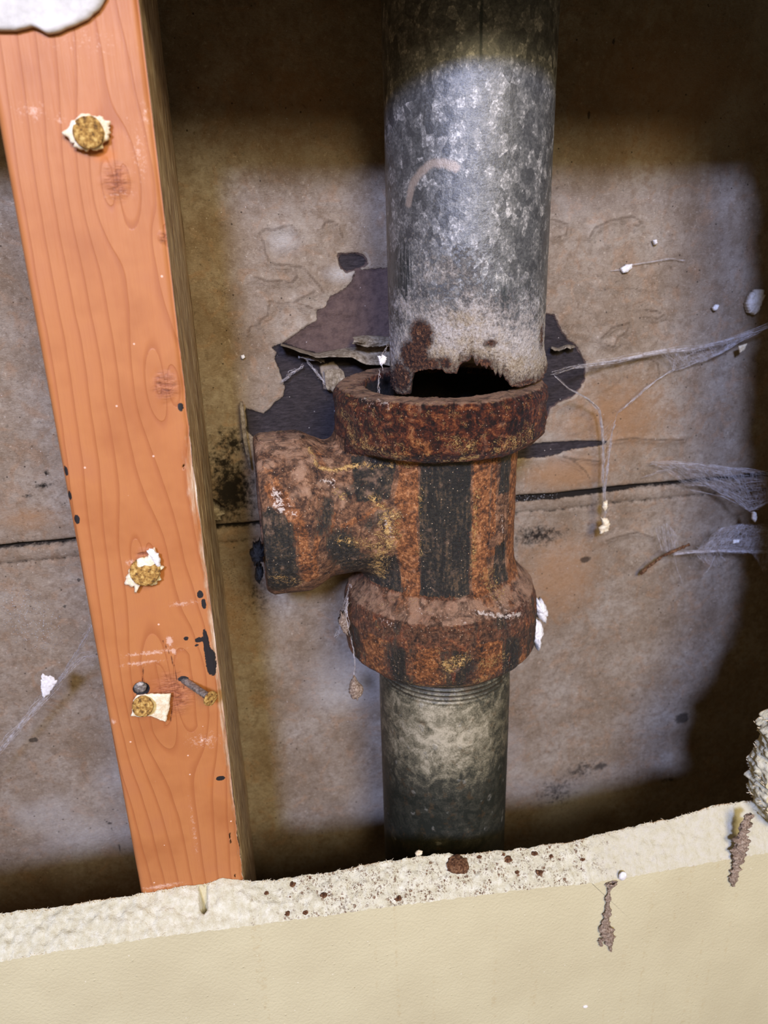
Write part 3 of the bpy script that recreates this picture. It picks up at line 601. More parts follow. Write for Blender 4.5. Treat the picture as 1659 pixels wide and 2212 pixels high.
def surface_nets(Sd, ax, ay, az):
    nx, ny, nz = Sd.shape; ins = Sd < 0
    c = np.zeros((nx-1, ny-1, nz-1), int); acc = np.zeros((nx-1, ny-1, nz-1, 3)); cnt = np.zeros((nx-1, ny-1, nz-1))
    sl = lambda a: (slice(0, -1) if a == 0 else slice(1, None))
    cor = [(a, b, d) for a in (0, 1) for b in (0, 1) for d in (0, 1)]
    for k in range(3):
        for c0 in cor:
            if c0[k]: continue
            c1 = list(c0); c1[k] = 1
            A = Sd[sl(c0[0]), sl(c0[1]), sl(c0[2])]; B = Sd[sl(c1[0]), sl(c1[1]), sl(c1[2])]; m = (A < 0) != (B < 0)
            tq = np.where(m, A/(A-B+1e-20), 0)
            for d in range(3): acc[..., d] += m*((tq if d == k else c0[d]))
            cnt += m
    act = cnt > 0; idx = -np.ones(act.shape, int); idx[act] = np.arange(act.sum()); I = np.argwhere(act)
    P_ = I+acc[act]/cnt[act][:, None]; V = np.stack([ax[0]+P_[:, 0]*h, ay[0]+P_[:, 1]*h, az[0]+P_[:, 2]*h], -1); Fs = []
    for k in range(3):
        a, b = [(1, 2), (2, 0), (0, 1)][k]
        s0 = [slice(1, -1)]*3; s0[k] = slice(0, -1); s1_ = [slice(1, -1)]*3; s1_[k] = slice(1, None)
        A = ins[tuple(s0)]; B = ins[tuple(s1_)]; E_ = np.argwhere(A != B); base_ = E_.copy(); base_[:, a] += 1; base_[:, b] += 1
        g_ = lambda da, db: (lambda q: idx[q[:, 0], q[:, 1], q[:, 2]])(base_+(np.eye(3, dtype=int)[a]*da+np.eye(3, dtype=int)[b]*db))
        quad = np.stack([g_(-1, -1), g_(0, -1), g_(0, 0), g_(-1, 0)], -1); fl = A[E_[:, 0], E_[:, 1], E_[:, 2]]
        quad[~fl] = quad[~fl][:, ::-1]; Fs.append(quad)
    return V, np.concatenate(Fs)
V, Fc = surface_nets(sd_, ax, ay, az)
gr3 = np.gradient(sd_, h); gi = np.stack([(V[:, 0]-ax[0])/h, (V[:, 1]-ay[0])/h, (V[:, 2]-az[0])/h], -1).round().astype(int)
for d, m_ in enumerate(sd_.shape): gi[:, d] = np.clip(gi[:, d], 0, m_-1)
Nn = np.stack([g_[gi[:, 0], gi[:, 1], gi[:, 2]] for g_ in gr3], -1); Nn /= np.linalg.norm(Nn, axis=1)[:, None]+1e-9
rv = np.hypot(V[:, 0]-TX, V[:, 1]-TY); thv = np.arctan2(V[:, 0]-TX, -(V[:, 1]-TY)); vz = V[:, 2]; isbr = (np.hypot(V[:, 1]-TY, vz-BZ) > -1) & (V[:, 0] < .0385) & (np.hypot(V[:, 1]-TY, vz-BZ) < .036)
topc = (vz > -.0835) & (rv > .0) & ~(isbr & (vz < -.078)); botc = vz < -.1395
roughm = np.where(topc, 1., np.where(botc, .55, .15)); 
disp = .00045*fbm(V[:, 0]*260, V[:, 1]*260, vz*260, 4, 101)*(.3+roughm)*1.6+.0006*fbm(V[:, 0]*70, V[:, 1]*70, vz*70, 2, 102)*(.4+.6*roughm)
V = V+Nn*disp[:, None]
def tE(cx, cy, rx, ry, r=.0318, spot=None):                          # blob on the run, in angle and height
    return pE(cx, cy, rx, ry, lambda a, b: oncyl(a, b, TX, TY, r), r, thv, vz)
def bE(cx, cy, r3, ys=.2640):                                        # ball on the branch
    p = un(cx, cy, ys); return 1-np.linalg.norm((V-p)/np.array([1, 1.6, 1])[None], axis=1)/r3
# where a pixel meets the casting, so stains and painted highlights follow the metal
_c = V@R; _px = CX+F*_c[:, 0]/-_c[:, 2]; _py = CY-F*_c[:, 1]/-_c[:, 2]
def hit(px, py):
    m_ = np.hypot(_px-px, _py-py) < 6
    if not m_.any(): return None
    k = np.where(m_)[0]; return V[k[np.argmax(_c[k, 2])]]
def LN(pts, w, r_=1.):
    """1 on a stain or painted highlight line traced over the casting, falling to 0 at w millimetres"""
    Q = [q for q in (hit(*p) for p in pts) if q is not None]; d = np.full(len(V), 1e9)
    if len(Q) == 1: Q = Q*2
    for A_, B_ in zip(Q[:-1], Q[1:]):
        e_ = B_-A_; t_ = np.clip(((V-A_)@e_)/(e_@e_+1e-12), 0, 1); d = np.minimum(d, np.linalg.norm(V-A_-t_[:, None]*e_, axis=1))
    return (1-d*mm/w)*r_
def SB(x0, x1, y0, y1, py=1150, soft=1.2):
    """vertical stripe on the run between two pixel columns"""
    a0, a1 = oncyl(x0, py, TX, TY, .0318)[0], oncyl(x1, py, TX, TY, .0318)[0]; z1, z0 = oncyl(960, y0, TX, TY, .0318)[1], oncyl(960, y1, TX, TY, .0318)[1]
    wv = .9*fbm(thv*3, vz*120, s=113); return np.clip(np.minimum(np.minimum((thv-a0), (a1-thv))*31.8+wv, np.minimum(vz-z0, z1-vz)*1000+2*fbm(thv*14, vz*0, s=114))/soft+.45, -1, 1.0)
bl = np.maximum.reduce([SB(908,1017,990,1296), SB(1077,1099,990,1090), SB(1070,1096,1200,1285)*.8, SB(770,858,1000,1080)*.9, SB(748,862,1205,1310)*1.0])
bl = np.where(V[:, 0] < .040, -1, bl)
bl = np.maximum.reduce([bl, LN([(592,1150),(596,1200),(605,1262)], 9.5, 2.2), LN([(618,1190),(625,1265)], 5.5, 2), LN([(585,1110),(582,1150)], 3, 1.5), LN([(735,1180),(760,1215),(800,1250),(850,1290)], 8, 1.5), LN([(715,1090),(700,1140)], 4.5, .9), LN([(760,1065),(790,1040)], 5, .8), LN([(830,1110),(800,1140)], 4, .7)])
cb = np.cos(thv*11+1.)*.4+1.0*fbm(thv*6, vz*60, s=111)
bl = np.where(botc & (vz < -.1585), .25+.9*cb, bl); bl = np.where(topc, -1, bl); bl = np.where(botc & (vz >= -.1585), fbm(thv*5, vz*100, s=112)-.1, bl)
org = np.maximum.reduce([SB(866,905,985,1320)*1.1, SB(1020,1058,985,1320)*1.0, SB(1062,1072,985,1180, soft=.5)*1.2, SB(1100,1115,985,1300, soft=.5)*1.4, LN([(592,1052),(615,1078),(640,1120),(655,1160)], 4.5, 1.6), LN([(655,1160),(660,1210),(668,1255)], 3.6, 1.4), LN([(690,1150),(680,1210),(684,1250)], 2.5, 1.2), LN([(725,1110),(720,1150)], 2.5, 1.1), LN([(745,1140),(790,1120),(830,1090)], 3, .8), LN([(775,1030),(790,1050)], 2, 1.2), LN([(1060,1200),(1085,1185)], 3, 1.2), LN([(668,965),(700,1000),(690,975)], 3, 1.1), LN([(565,1000),(600,1030)], 5, .6), LN([(1104,1250),(1106,1300)], 3, 1.3)])
org = np.where(topc, fbm(thv*5, vz*100, s=115)+.1-1.2*sstep(-.075, -.064, vz), org); org = np.where(botc & (vz < -.157), .45-.7*cb, org)
mar = np.where(topc, 1., np.where(botc, .45, .1))
upn = Nn[:, 2]
dustm = np.where(topc, sstep(.45, .95, upn)*1.0-.05*0, np.where(botc, sstep(.15, .7, upn)*.95-.1, sstep(.2, .9, upn)*.4)); dustm = np.maximum.reduce([dustm, LN([(570,960),(640,980)], 16, .9), LN([(700,1040),(740,1060)], 9, .8), LN([(650,1000),(650,1060)], 7, .9), LN([(800,1140),(850,1100)], 7, .5)])
white_glint = np.maximum.reduce([LN([(1030,1318),(1060,1325),(1100,1330),(1130,1325)], 2.5, 1.1), LN([(598,1062),(607,1095)], 4.5, 1.1), LN([(620,1075),(640,1110)], 3, .8), LN([(820,1340),(845,1350)], 4, .7), LN([(880,1310),(1000,1340)], 3, .6), LN([(790,855),(830,870)], 5, .75), LN([(700,1035),(722,1040)], 3, .95), LN([(835,1140),(845,1160)], 5, .8), LN([(1085,1290),(1110,1340),(1140,1310)], 6, .6), LN([(1090,1115),(1092,1150)], 2.5, .8)])  # white marks; those on the side outlet collar paint in a specular highlight
yel = np.maximum.reduce([LN([(848,1120),(835,1150),(850,1165),(825,1200),(812,1240)], 5, 1.25), LN([(740,1170),(800,1180),(830,1190)], 3, .9), LN([(668,962),(690,1004),(720,1012),(752,1004),(775,1000)], 1.6, 2.0), LN([(790,1000),(880,1008),(960,1004),(1000,1000)], 1.8, 1.3), LN([(1000,995),(1035,990)], 1.6, 2), LN([(728,1058),(742,1068)], 2, 1.2), LN([(810,1075),(822,1085)], 2.5, 1.1), LN([(955,1440),(985,1430),(1010,1428),(985,1440),(965,1450)], 2.6, 1.3), LN([(880,1480),(960,1490),(1050,1470)], 2.5, .8), LN([(1080,970),(1130,950),(1150,940)], 4, .8), LN([(740,900),(760,960),(860,990)], 5, .6), LN([(980,960),(1020,965)], 3.5, 1.0), LN([(1060,1240),(1080,1280)], 5, .6), LN([(1035,1060),(1030,1150),(1025,1250)], 1.8, .7), LN([(905,1060),(903,1200)], 1.5, .6), LN([(1050,1440),(1090,1420)], 4, .7), LN([(600,1255),(640,1265)], 4, .5)])
rdn = (Nn[:, 0]*(V[:, 0]-TX)+Nn[:, 1]*(V[:, 1]-TY)) < 0
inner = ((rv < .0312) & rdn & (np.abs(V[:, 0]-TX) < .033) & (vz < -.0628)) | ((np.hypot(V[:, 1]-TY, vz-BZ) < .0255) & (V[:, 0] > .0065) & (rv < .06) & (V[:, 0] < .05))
at = dict(inner=inner*1., rough=roughm, black=bl, orange=org, maroon=mar, dust=dustm, white=white_glint, yellow=yel)
tee = thing('pipe_tee', (TX, TY, -.178), 'rusted cast iron tee fitting between the two pipes, side outlet facing the stud', 'pipe fitting')
fc_ = V[Fc].mean(1); fr_ = np.hypot(fc_[:, 1]-TY, fc_[:, 2]-BZ)
ft = (fc_[:, 2] > -.0825) & (fc_[:, 0] > .033); fb = fc_[:, 2] < -.1400; fbr = (fc_[:, 0] < .0262) & ~ft; fbd = ~(ft | fb | fbr)
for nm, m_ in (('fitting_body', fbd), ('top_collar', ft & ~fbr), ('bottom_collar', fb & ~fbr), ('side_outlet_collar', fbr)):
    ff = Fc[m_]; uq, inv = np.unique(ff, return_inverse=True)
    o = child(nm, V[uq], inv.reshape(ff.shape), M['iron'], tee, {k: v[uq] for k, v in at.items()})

# ------------------------------------------------------------------ lumps, flakes, nails
def lump(outline, yb, thick, jag=.12, seed=0, dome=.5, rings=9, nn=72, rough=.25, back=.0003, tilt=(0, 0)):
    """solid flake/crumb whose outline lies at depth yb; bulges towards the room by thick"""
    q = np.asarray(outline); q = np.vstack([q, q[:1]]); L = np.concatenate([[0], np.cumsum(np.linalg.norm(np.diff(q, axis=0), axis=1))])
    s_ = np.linspace(0, L[-1], nn, endpoint=False); ox = np.interp(s_, L, q[:, 0]); oz = np.interp(s_, L, q[:, 2]); cx, cz = ox.mean(), oz.mean()
    sz_ = math.sqrt(np.ptp(ox)*np.ptp(oz))+1e-6
    ja = 1+jag*fbm(np.cos(s_/L[-1]*6.283)*5, np.sin(s_/L[-1]*6.283)*5, seed, 4, seed)
    V = []; Fc = []
    for sgn in (1, -1):
        for k in range(rings+1):
            r_ = (k/rings)**.7; X_ = cx+(ox-cx)*r_*ja; Z_ = cz+(oz-cz)*r_*ja
            f_ = (1-r_**2)**dome if k < rings else 0
            nz_ = fbm(X_*1000/(sz_*300), Z_*1000/(sz_*300), seed+sgn, 4, seed+3)
            ti = tilt[0]*(X_-cx)+tilt[1]*(Z_-cz)
            Y_ = yb+ti-(thick*(f_*(1+rough*2*nz_))+0*X_ if sgn == 1 else -back*np.ones(nn))+ (thick*rough*nz_*.5)
            if k == rings: Y_ = yb+ti+thick*rough*nz_*.5+(0 if sgn == 1 else back)
            V += list(zip(X_, Y_, Z_))
    nl = (rings+1)*nn
    for sgn, off in ((1, 0), (-1, nl)):
        for k in range(rings):
            for i in range(nn):
                a, b, c_, d_ = off+k*nn+i, off+k*nn+(i+1) % nn, off+(k+1)*nn+(i+1) % nn, off+(k+1)*nn+i
                Fc.append((a, b, c_, d_) if sgn == 1 else (d_, c_, b, a))
    for i in range(nn): Fc.append((rings*nn+i, rings*nn+(i+1) % nn, nl+rings*nn+(i+1) % nn, nl+rings*nn+i))
    return V, Fc
def oval(px, py, rx, ry, y, n_=14, rot=0): 
    return uns([(px+rx*math.cos(t)*math.cos(rot)-ry*math.sin(t)*math.sin(rot), py+rx*math.cos(t)*math.sin(rot)+ry*math.sin(t)*math.cos(rot)) for t in np.linspace(0, 6.283, n_, endpoint=False)], y)
def flake(name, outline, yb, thick, mat, label, cat, group=None, **k):
    V, Fc = lump(outline, yb, thick, **k); V = np.array(V); loc = (V[:, 0].mean(), V[:, 1].max(), V[:, 2].min())
    return tag(mesh_obj(name, V, Fc, M[mat], loc=loc), label, cat, group)
def nail(px, py, hr, yh, foot, label, seed, dz=.0012, tiltv=None):
    """round head at depth yh facing the room, shank running to the wood at foot (3D point)"""
    p = un(px, py, yh); a = unit(np.array(foot)-p); t = thing('nail', tuple(foot), label, 'nail', None)
    e1 = unit(np.cross(a, [0, 0, 1.])); e2 = np.cross(a, e1); V = []; Fc = []
    prof = [(0., 0.), (.5, -.02), (.85, 0), (1., .18), (1.02, .5), (.85, .85), (.3, 1.2)]; nn = 40
    for r_, d_ in prof:
        for k in range(nn):
            an = 2*math.pi*k/nn; w = 1+.07*float(fbm(math.cos(an)*2, math.sin(an)*2, seed, 3, seed)); q_ = p+a*(d_*dz+.0002*float(vnoise(r_*5*math.cos(an), r_*5*math.sin(an), seed, 4)))
            V.append(q_+hr*r_*w*(math.cos(an)*e1+math.sin(an)*e2))
    for j in range(len(prof)-1): Fc += [(j*nn+k, j*nn+(k+1) % nn, (j+1)*nn+(k+1) % nn, (j+1)*nn+k) for k in range(nn)]
    Fc.append(tuple(range((len(prof)-1)*nn, len(prof)*nn)))
    child('nail_head', V, Fc, M['nail'], t)
    ft_ = np.array(foot); steps = 26; ln = [p+a*dz*.6+(ft_+a*.008-p-a*dz*.6)*k/steps for k in range(steps+1)]
    V, Fc = tubes([(ln, [.00115+(.00012 if k % 2 else 0) for k in range(steps+1)])], 16); child('nail_shank', V, Fc, M['shank'], t)
    return t
sf = lambda px, py: un(px, py, D1+.0004)
nail(190, 285, .0039, D1-.0035, sf(198, 292), 'large yellowed nail head near the top of the wooden stud', 1)
nail(312, 1234, .0045, D1-.0040, sf(318, 1236), 'broad rusty nail head with torn paper around it, middle of the stud', 2)
nail(307, 1527, .0034, D1-.0075, sf(322, 1516), 'nail standing proud through a square paper scrap on the stud', 3)
nail(457, 1510, .0026, D1-.0110, sf(400, 1471), 'bent nail sticking out beside the large knot of the stud', 4)
flake('nail', oval(302,1487,15,13,D1), D1+.0010, .0012, 'shank', 'dark nail head sunk in the stud just above the square paper scrap', 'nail', jag=.1, seed=8)
flake('paper_scrap', uns([(160,254),(150,268),(136,286),(144,306),(158,317),(185,328),(218,322),(234,302),(242,264),(226,252),(200,247),(180,246)], D1-.0018), D1-.0018, .0012, 'scrap', 'ragged yellow paper ring behind the top nail of the stud', 'paper', 'torn paper caught under nails', jag=.25, seed=5, dome=.3)
flake('paper_scrap', uns([(274,1238),(290,1215),(300,1207),(320,1200),(326,1180),(340,1192),(347,1205),(350,1222),(345,1250),(330,1262),(305,1262),(296,1275),(288,1268),(272,1255)], D1-.0018), D1-.0022, .0012, 'scrap', 'torn cream paper ring under the broad nail, middle of the stud', 'paper', 'torn paper caught under nails', jag=.3, seed=6, dome=.3)
flake('paper_scrap', uns([(283,1545),(288,1515),(296,1503),(330,1501),(369,1504),(366,1530),(358,1563),(345,1558),(325,1548),(300,1549)], D1-.0045), D1-.0040, .0006, 'scrap', 'square cream paper scrap pinned by a nail near the stud knot', 'paper', 'torn paper caught under nails', jag=.1, seed=7, dome=.3, back=.0005, tilt=(.12, 0))
flake('plaster_chip', uns([(318,1186),(328,1178),(342,1190),(350,1208),(344,1224),(334,1212),(326,1196)], D1-.0012), D1-.0030, .0010, 'white', 'small white plaster chip above the broad nail on the stud', 'plaster', jag=.3, seed=9)
rem = sp0 = uns([(-120,66),(0,66),(35,66),(70,58),(85,64),(100,72),(125,71),(160,55),(190,42),(215,20),(230,-4),(236,-60),(0,-90),(-120,-60)], D1-.0012)
flake('paper_remnant', rem, D1-.0014, .0009, 'facing', 'white torn sheet of facing paper still glued to the top of the stud', 'paper', jag=.02, seed=15, dome=.08, nn=260, rough=.12, back=.0011)
# tarry black gunk at the side outlet and paint chips on the stud
for k, (a, b, c_, d_) in enumerate([(557,1195,14,26), (560,1238,8,18)]):
    flake('tar_lump', oval(a, b, c_, d_, .296), .296, .004, 'tar', ['larger black tar lump on the back rim of the tee side outlet', 'smaller black tar lump below the larger one at the tee side outlet'][k], 'tar', jag=.5, seed=12+k, back=.003)
# paper flaps on the back wall
def sheet_strip(name, upper, lower, ya, yb, mat, label, cat, curl=.004, seed=0, nu=60, nv=16, th=.0005):
    """a sheet between two edge lines (pixels), near edge lifted off the wall"""
    def rs(L, y): q = uns(L, y); s_ = np.concatenate([[0], np.cumsum(np.linalg.norm(np.diff(q, axis=0), axis=1))]); t = np.linspace(0, s_[-1], nu); return np.stack([np.interp(t, s_, q[:, d]) for d in range(3)], -1)
    A, B = rs(upper, ya), rs(lower, yb); v = np.linspace(0, 1, nv)[None, :, None]; P_ = A[:, None]*(1-v)+B[:, None]*v
    w_ = fbm(np.linspace(0, 6, nu)[:, None], np.linspace(0, 2, nv)[None], seed, 3, seed)
    P_[..., 1] += -curl*np.sin(np.linspace(0, math.pi, nv))[None]*(.7+w_)+.0010*w_; P_[..., 2] += .0008*w_*np.linspace(0, 1, nv)[None]
    Pb = P_.copy(); Pb[..., 1] += th; V = np.concatenate([P_.reshape(-1, 3), Pb.reshape(-1, 3)]); Fc = np.concatenate([gridfaces(nu, nv), gridfaces(nu, nv, False, nu*nv)[:, ::-1]])
    def brd(ii): return np.stack([ii[:-1], ii[1:], ii[1:]+nu*nv, ii[:-1]+nu*nv], -1)
    u_, w2_ = np.arange(nu)*nv, np.arange(nv); Fc = np.concatenate([Fc, brd(u_)[:, ::-1], brd(u_+nv-1), brd(w2_), brd(w2_+(nu-1)*nv)[:, ::-1]])
    o = mesh_obj(name, V, Fc, M[mat], loc=tuple(V.mean(0)), attrs={}); return tag(o, label, cat)
sheet_strip('paper_flap', [(605,741),(640,751),(680,763),(720,757),(760,750),(800,748),(850,746)], [(606,744),(640,757),(682,771),(725,767),(757,771),(790,790),(850,788)], D2, D2-.012, 'flap', 'curled grey paper flap torn loose left of the upper pipe', 'paper flap', .003, 3)
sheet_strip('paper_flap', [(762,728),(790,724),(820,726),(850,728)], [(760,742),(790,747),(820,748),(850,748)], D2-.007, D2-.013, 'flap', 'short rolled paper flap above the longer one beside the upper pipe', 'paper flap', .005, 5)
sheet_strip('paper_flap', [(700,800),(720,796),(742,802)], [(704,838),(722,850),(748,836)], D2-.003, D2-.004, 'flap', 'small round paper flap hanging in the dark peeled patch', 'paper flap', .002, 6)
sheet_strip('paper_flap', [(1190,748),(1206,752),(1224,744),(1240,746)], [(1190,754),(1206,758),(1224,752),(1240,752)], D2-.001, D2-.006, 'flap', 'thin torn paper edge right of the upper pipe end', 'paper flap', .002, 8)
V, Fc = tubes([(uns([(521,868),(524,900),(528,940),(534,975),(541,1010)], D2-.006), [.0008, .0011, .0010, .0009, .0005])], 10)
tag(mesh_obj('fibre_strip', V, Fc, M['flap'], loc=tuple(np.mean(V, 0))), 'pale vertical fibre strip between the stud and the tee side outlet', 'fibre')
# splinters by the stud
flake('wood_chip', uns([(447,1090),(462,1088),(486,1106),(476,1112),(480,1120),(468,1123),(452,1108)], D2-.010), D2-.012, .002, 'flap', 'pale wood splinter poking out behind the stud near the joint', 'wood chip', jag=.3, seed=14, back=.009)
# crumbs
sp = lambda pts, y: uns(pts, y)
flake('plaster_crumb', sp([(1160,1293),(1172,1298),(1180,1310),(1181,1325),(1175,1342),(1163,1338),(1158,1322),(1152,1305)], .292), .292, .004, 'white', 'upper white plaster crumb stuck to the right of the bottom tee collar', 'plaster', jag=.35, seed=20, back=.003)
flake('plaster_crumb', sp([(1146,1340),(1158,1336),(1168,1350),(1172,1366),(1164,1378),(1168,1392),(1160,1403),(1153,1392),(1148,1372),(1140,1362)], .290), .290, .004, 'white', 'lower white plaster crumb stuck to the right of the bottom tee collar', 'plaster', jag=.35, seed=21, back=.003)
flake('iron_scale', sp([(1112,1243),(1126,1250),(1142,1262),(1156,1280),(1160,1296),(1148,1284),(1130,1266),(1114,1256)], .312), .312, .003, 'brown', 'dark rust scale on the back rim of the bottom tee collar', 'rust flake', jag=.4, seed=22, back=.003)
def onedge(px, py):                                              # point on the torn gypsum edge seen at this pixel
    best = None
    for tq in np.linspace(0, 1, 40):
        yq = FRONT+(D1-FRONT)*tq; p = un(px, py, yq); e_ = abs(p[2]-(zf(p[0])*(1-tq)+zb(p[0])*tq))
        if best is None or e_ < best[0]: best = (e_, p)
    return best[1]
def blob(name, c, r, mat, label, cat, group=None, seed=0, rough=.35):
    bm = bmesh.new(); bmesh.ops.create_icosphere(bm, subdivisions=4, radius=1.); P_ = np.array([v.co[:] for v in bm.verts]); fs = [[v.index for v in f.verts] for f in bm.faces]; bm.free()
    k = 1+rough*fbm(P_[:, 0]*1.7+seed, P_[:, 1]*1.7, P_[:, 2]*1.7, 5, seed); V = P_*k[:, None]*np.array(r)[None]+np.array(c)[None]
    return tag(mesh_obj(name, V, fs, M[mat], loc=(c[0], c[1], c[2]-r[2]*.9)), label, cat, group)
c = onedge(988, 1872); blob('rust_crumb', c+[0, 0, .0008], (.0047, .0038, .0030), 'brown', 'large brown crumb resting on the torn drywall edge below the pipe', 'crumb', seed=31, rough=.55)
crumbs = [(1095,1858,.0018,'small brown crumb just right of the large crumb on the drywall edge'),(1085,1848,.0012,'tiny dark crumb near the back lip, right of the large crumb'),(905,1843,.0014,'pale crumb standing on the back lip left of the large crumb'),(1155,1845,.0013,'red-brown crumb in the middle of the specked drywall edge'),
 (1190,1850,.0012,'dark red crumb at the right end of the specked drywall edge'),(1165,1886,.0015,'brown crumb near the front lip of the specked drywall edge'),(1035,1852,.0010,'small dark crumb immediately right of the large crumb'),(860,1942,.0014,'flat brown crumb on the front lip left of the large crumb'),(700,1935,.0014,'brown crumb on the drywall edge midway between stud and large crumb'),
 (632,1912,.0013,'reddish crumb on the drywall edge right of the stud'),(620,1975,.0012,'brown crumb near the front lip below the stud right side'),(660,1972,.0011,'dark crumb on the front lip between stud and large crumb'),(1258,1858,.0012,'grey-brown crumb at the right of the specked edge'),(575,1930,.0010,'tiny brown crumb nearest the stud on the drywall edge'),(1117,1885,.0009,'tiny brown crumb left of the front lip crumb')]
for k, (a, b, r_, lb) in enumerate(crumbs):
    c = onedge(a, b); blob('rust_crumb', c+[0, 0, r_*.25], (r_, r_*.8, r_*.6), 'scrap' if k == 2 else 'brown', lb, 'crumb', 'crumbs on the torn drywall edge', 40+k, .6)
c = un(1343, 1889, FRONT); blob('plaster_pellet', c+[0, -.0008, 0], (.0017, .0011, .0021), 'white', 'smooth white plaster pellet on the front lip of the drywall', 'plaster', seed=60, rough=.12)
c = un(1264, 2173, FRONT); blob('paint_nib', c+[0, -.0002, 0], (.0011, .0006, .0006), 'white', 'tiny white paint nib low on the beige wall', 'plaster', seed=61, rough=.3)
# dirt tassels hanging down the beige wall
def tassel(cen, rad, label, seed):
    """knobbly hanging strand: centre line (pixels) on the wall front with radius in px at every point"""
    q = uns(cen, FRONT-.0012); s_ = np.linspace(0, len(cen)-1, 90); P_ = np.stack([np.interp(s_, range(len(cen)), q[:, d]) for d in range(3)], -1); rr_ = np.interp(s_, range(len(cen)), np.array(rad)*.00019)
    nn = 28; an = np.linspace(0, 2*math.pi, nn, endpoint=False); V = []
    for i_, (p, r_) in enumerate(zip(P_, rr_)):
        r_ = r_*(1+.8*float(fbm(i_*.16+seed, 0, 0, 3, seed+7))); k_ = 1+1.1*fbm(np.cos(an)*1.8, np.sin(an)*1.8, i_*.3+seed, 5, seed); V += [(p[0]+r_*k_[j]*math.cos(an[j]), p[1]+.5*r_*k_[j]*math.sin(an[j]), p[2]+.2*r_*k_[j]) for j in range(nn)]
    Fc = gridfaces(90, nn); ex = np.arange(89)*nn; Fc = np.concatenate([Fc, np.stack([ex+nn-1, ex+2*nn-1, ex+nn, ex], -1)])
    V = np.array(V); return tag(mesh_obj('dust_tassel', V, Fc, M['dust'], loc=(V[:, 0].mean(), FRONT, V[:, 2].max())), label, 'dust clump', 'dirt hanging on the beige wall')
tassel([(1322,1908),(1316,1925),(1313,1950),(1312,1975),(1308,2000),(1310,2020),(1314,2034),(1318,2046),(1320,2056)], [8,5,5,6,8,15,13,5,3], 'brown dust clump dangling on the beige wall below the white pellet', 3)
tassel([(1618,1760),(1606,1790),(1603,1815),(1598,1840),(1592,1868),(1586,1890),(1584,1915)], [12,16,13,12,10,8,5], 'brown dust clump hanging over the lip at the right end of the wall', 5)
tassel([(1298,2028),(1297,2036),(1299,2044)], [3,4,3], 'tiny dirt fleck beside the dangling clump foot', 6)

# ------------------------------------------------------------------ cobwebs
def wander(a, b, amp, n_=26, sag=0., seed=None):
    a, b = np.asarray(a, float), np.asarray(b, float); t = np.linspace(0, 1, n_)[:, None]; s0 = random.random()*100
    w = np.stack([fbm(t[:, 0]*4+s0, 0, 0, 3, 7), fbm(t[:, 0]*4+s0, 5, 0, 3, 8), fbm(t[:, 0]*4+s0, 9, 0, 3, 9)], -1)
    return a*(1-t)+b*t+w*amp*np.sin(math.pi*t)+np.array([0, 0, -1])*sag*(4*t*(1-t))
def path(L, ys): return np.array([un(a, b, y_) for (a, b), y_ in zip(L, ys if hasattr(ys, '__len__') else [ys]*len(L))])
def along(P_, t):
    s_ = np.concatenate([[0], np.cumsum(np.linalg.norm(np.diff(P_, axis=0), axis=1))]); return np.stack([np.interp(np.asarray(t)*s_[-1], s_, P_[:, d]) for d in range(3)], -1)
def rope(P_, count, spread, rad, seed=0):
    """a drawn-out strand of silk: count threads loosely following the line"""
    L = []; t = np.linspace(0, 1, 60); B = along(P_, t)
    for k in range(count):
        s0 = random.random()*50; a = max(0, random.uniform(-.3, .5)); b = min(1, random.uniform(.5, 1.3)); m_ = (t >= a) & (t <= b)
        if k == 0: m_ = t >= 0
        w = np.stack([fbm(t*5+s0, j, 0, 3, 3+j) for j in range(3)], -1)*spread; L.append(((B+w)[m_], rad*random.uniform(.5, 1.2)))
    return L
def veil(A, B, count, amp, rad, cross=0):
    """a sheet of silk: threads running between two bounding lines"""
    L = []
    for k in range(count):
        t = random.random(); a = along(A, [t])[0]; b = along(B, [min(1, max(0, t+random.uniform(-.12, .12)))])[0]
        L.append((wander(a, b, amp, 14), rad*random.uniform(.4, 1.1)))
    for k in range(cross):
        s_ = random.random(); t0 = random.uniform(0, .7); t1 = t0+random.uniform(.15, .5); tt_ = np.linspace(t0, min(1, t1), 18)
        P_ = along(A, tt_)*(1-s_)+along(B, tt_)*s_; s0 = random.random()*50; P_ = P_+np.stack([fbm(tt_*9+s0, j, 0, 3, 3+j) for j in range(3)], -1)*amp; L.append((P_, rad*random.uniform(.4, 1.2)))
    return L
def web(lines, label):
    V, Fc = tubes(lines, 3); V = np.array(V); return tag(mesh_obj('cobweb', V, Fc, M['web'], loc=tuple(V.mean(0))), label, 'cobweb')
r0 = .00007
# left bay
Lm = path([(-60,1690),(0,1620),(60,1550),(110,1495),(150,1450),(180,1418),(204,1412)], .31); Lt = path([(110,1495),(140,1450),(165,1410),(190,1370),(198,1350)], [.31, .30, .29, .28, .275])
web(rope(Lm, 22, .0022, r0)+rope(Lt, 9, .0015, r0)+veil(Lm[2:], path([(60,1520),(110,1480),(160,1430),(200,1420)], .312), 60, .001, r0*.6), 'cobweb strand slung left of the stud, a white flake on it')
flake('plaster_flake', sp([(90,1462),(98,1456),(108,1462),(124,1470),(118,1484),(104,1500),(94,1510),(88,1492)], .309), .309, .0008, 'white', 'white plaster flake caught in the cobweb left of the stud', 'plaster', jag=.3, seed=70, back=.0004)
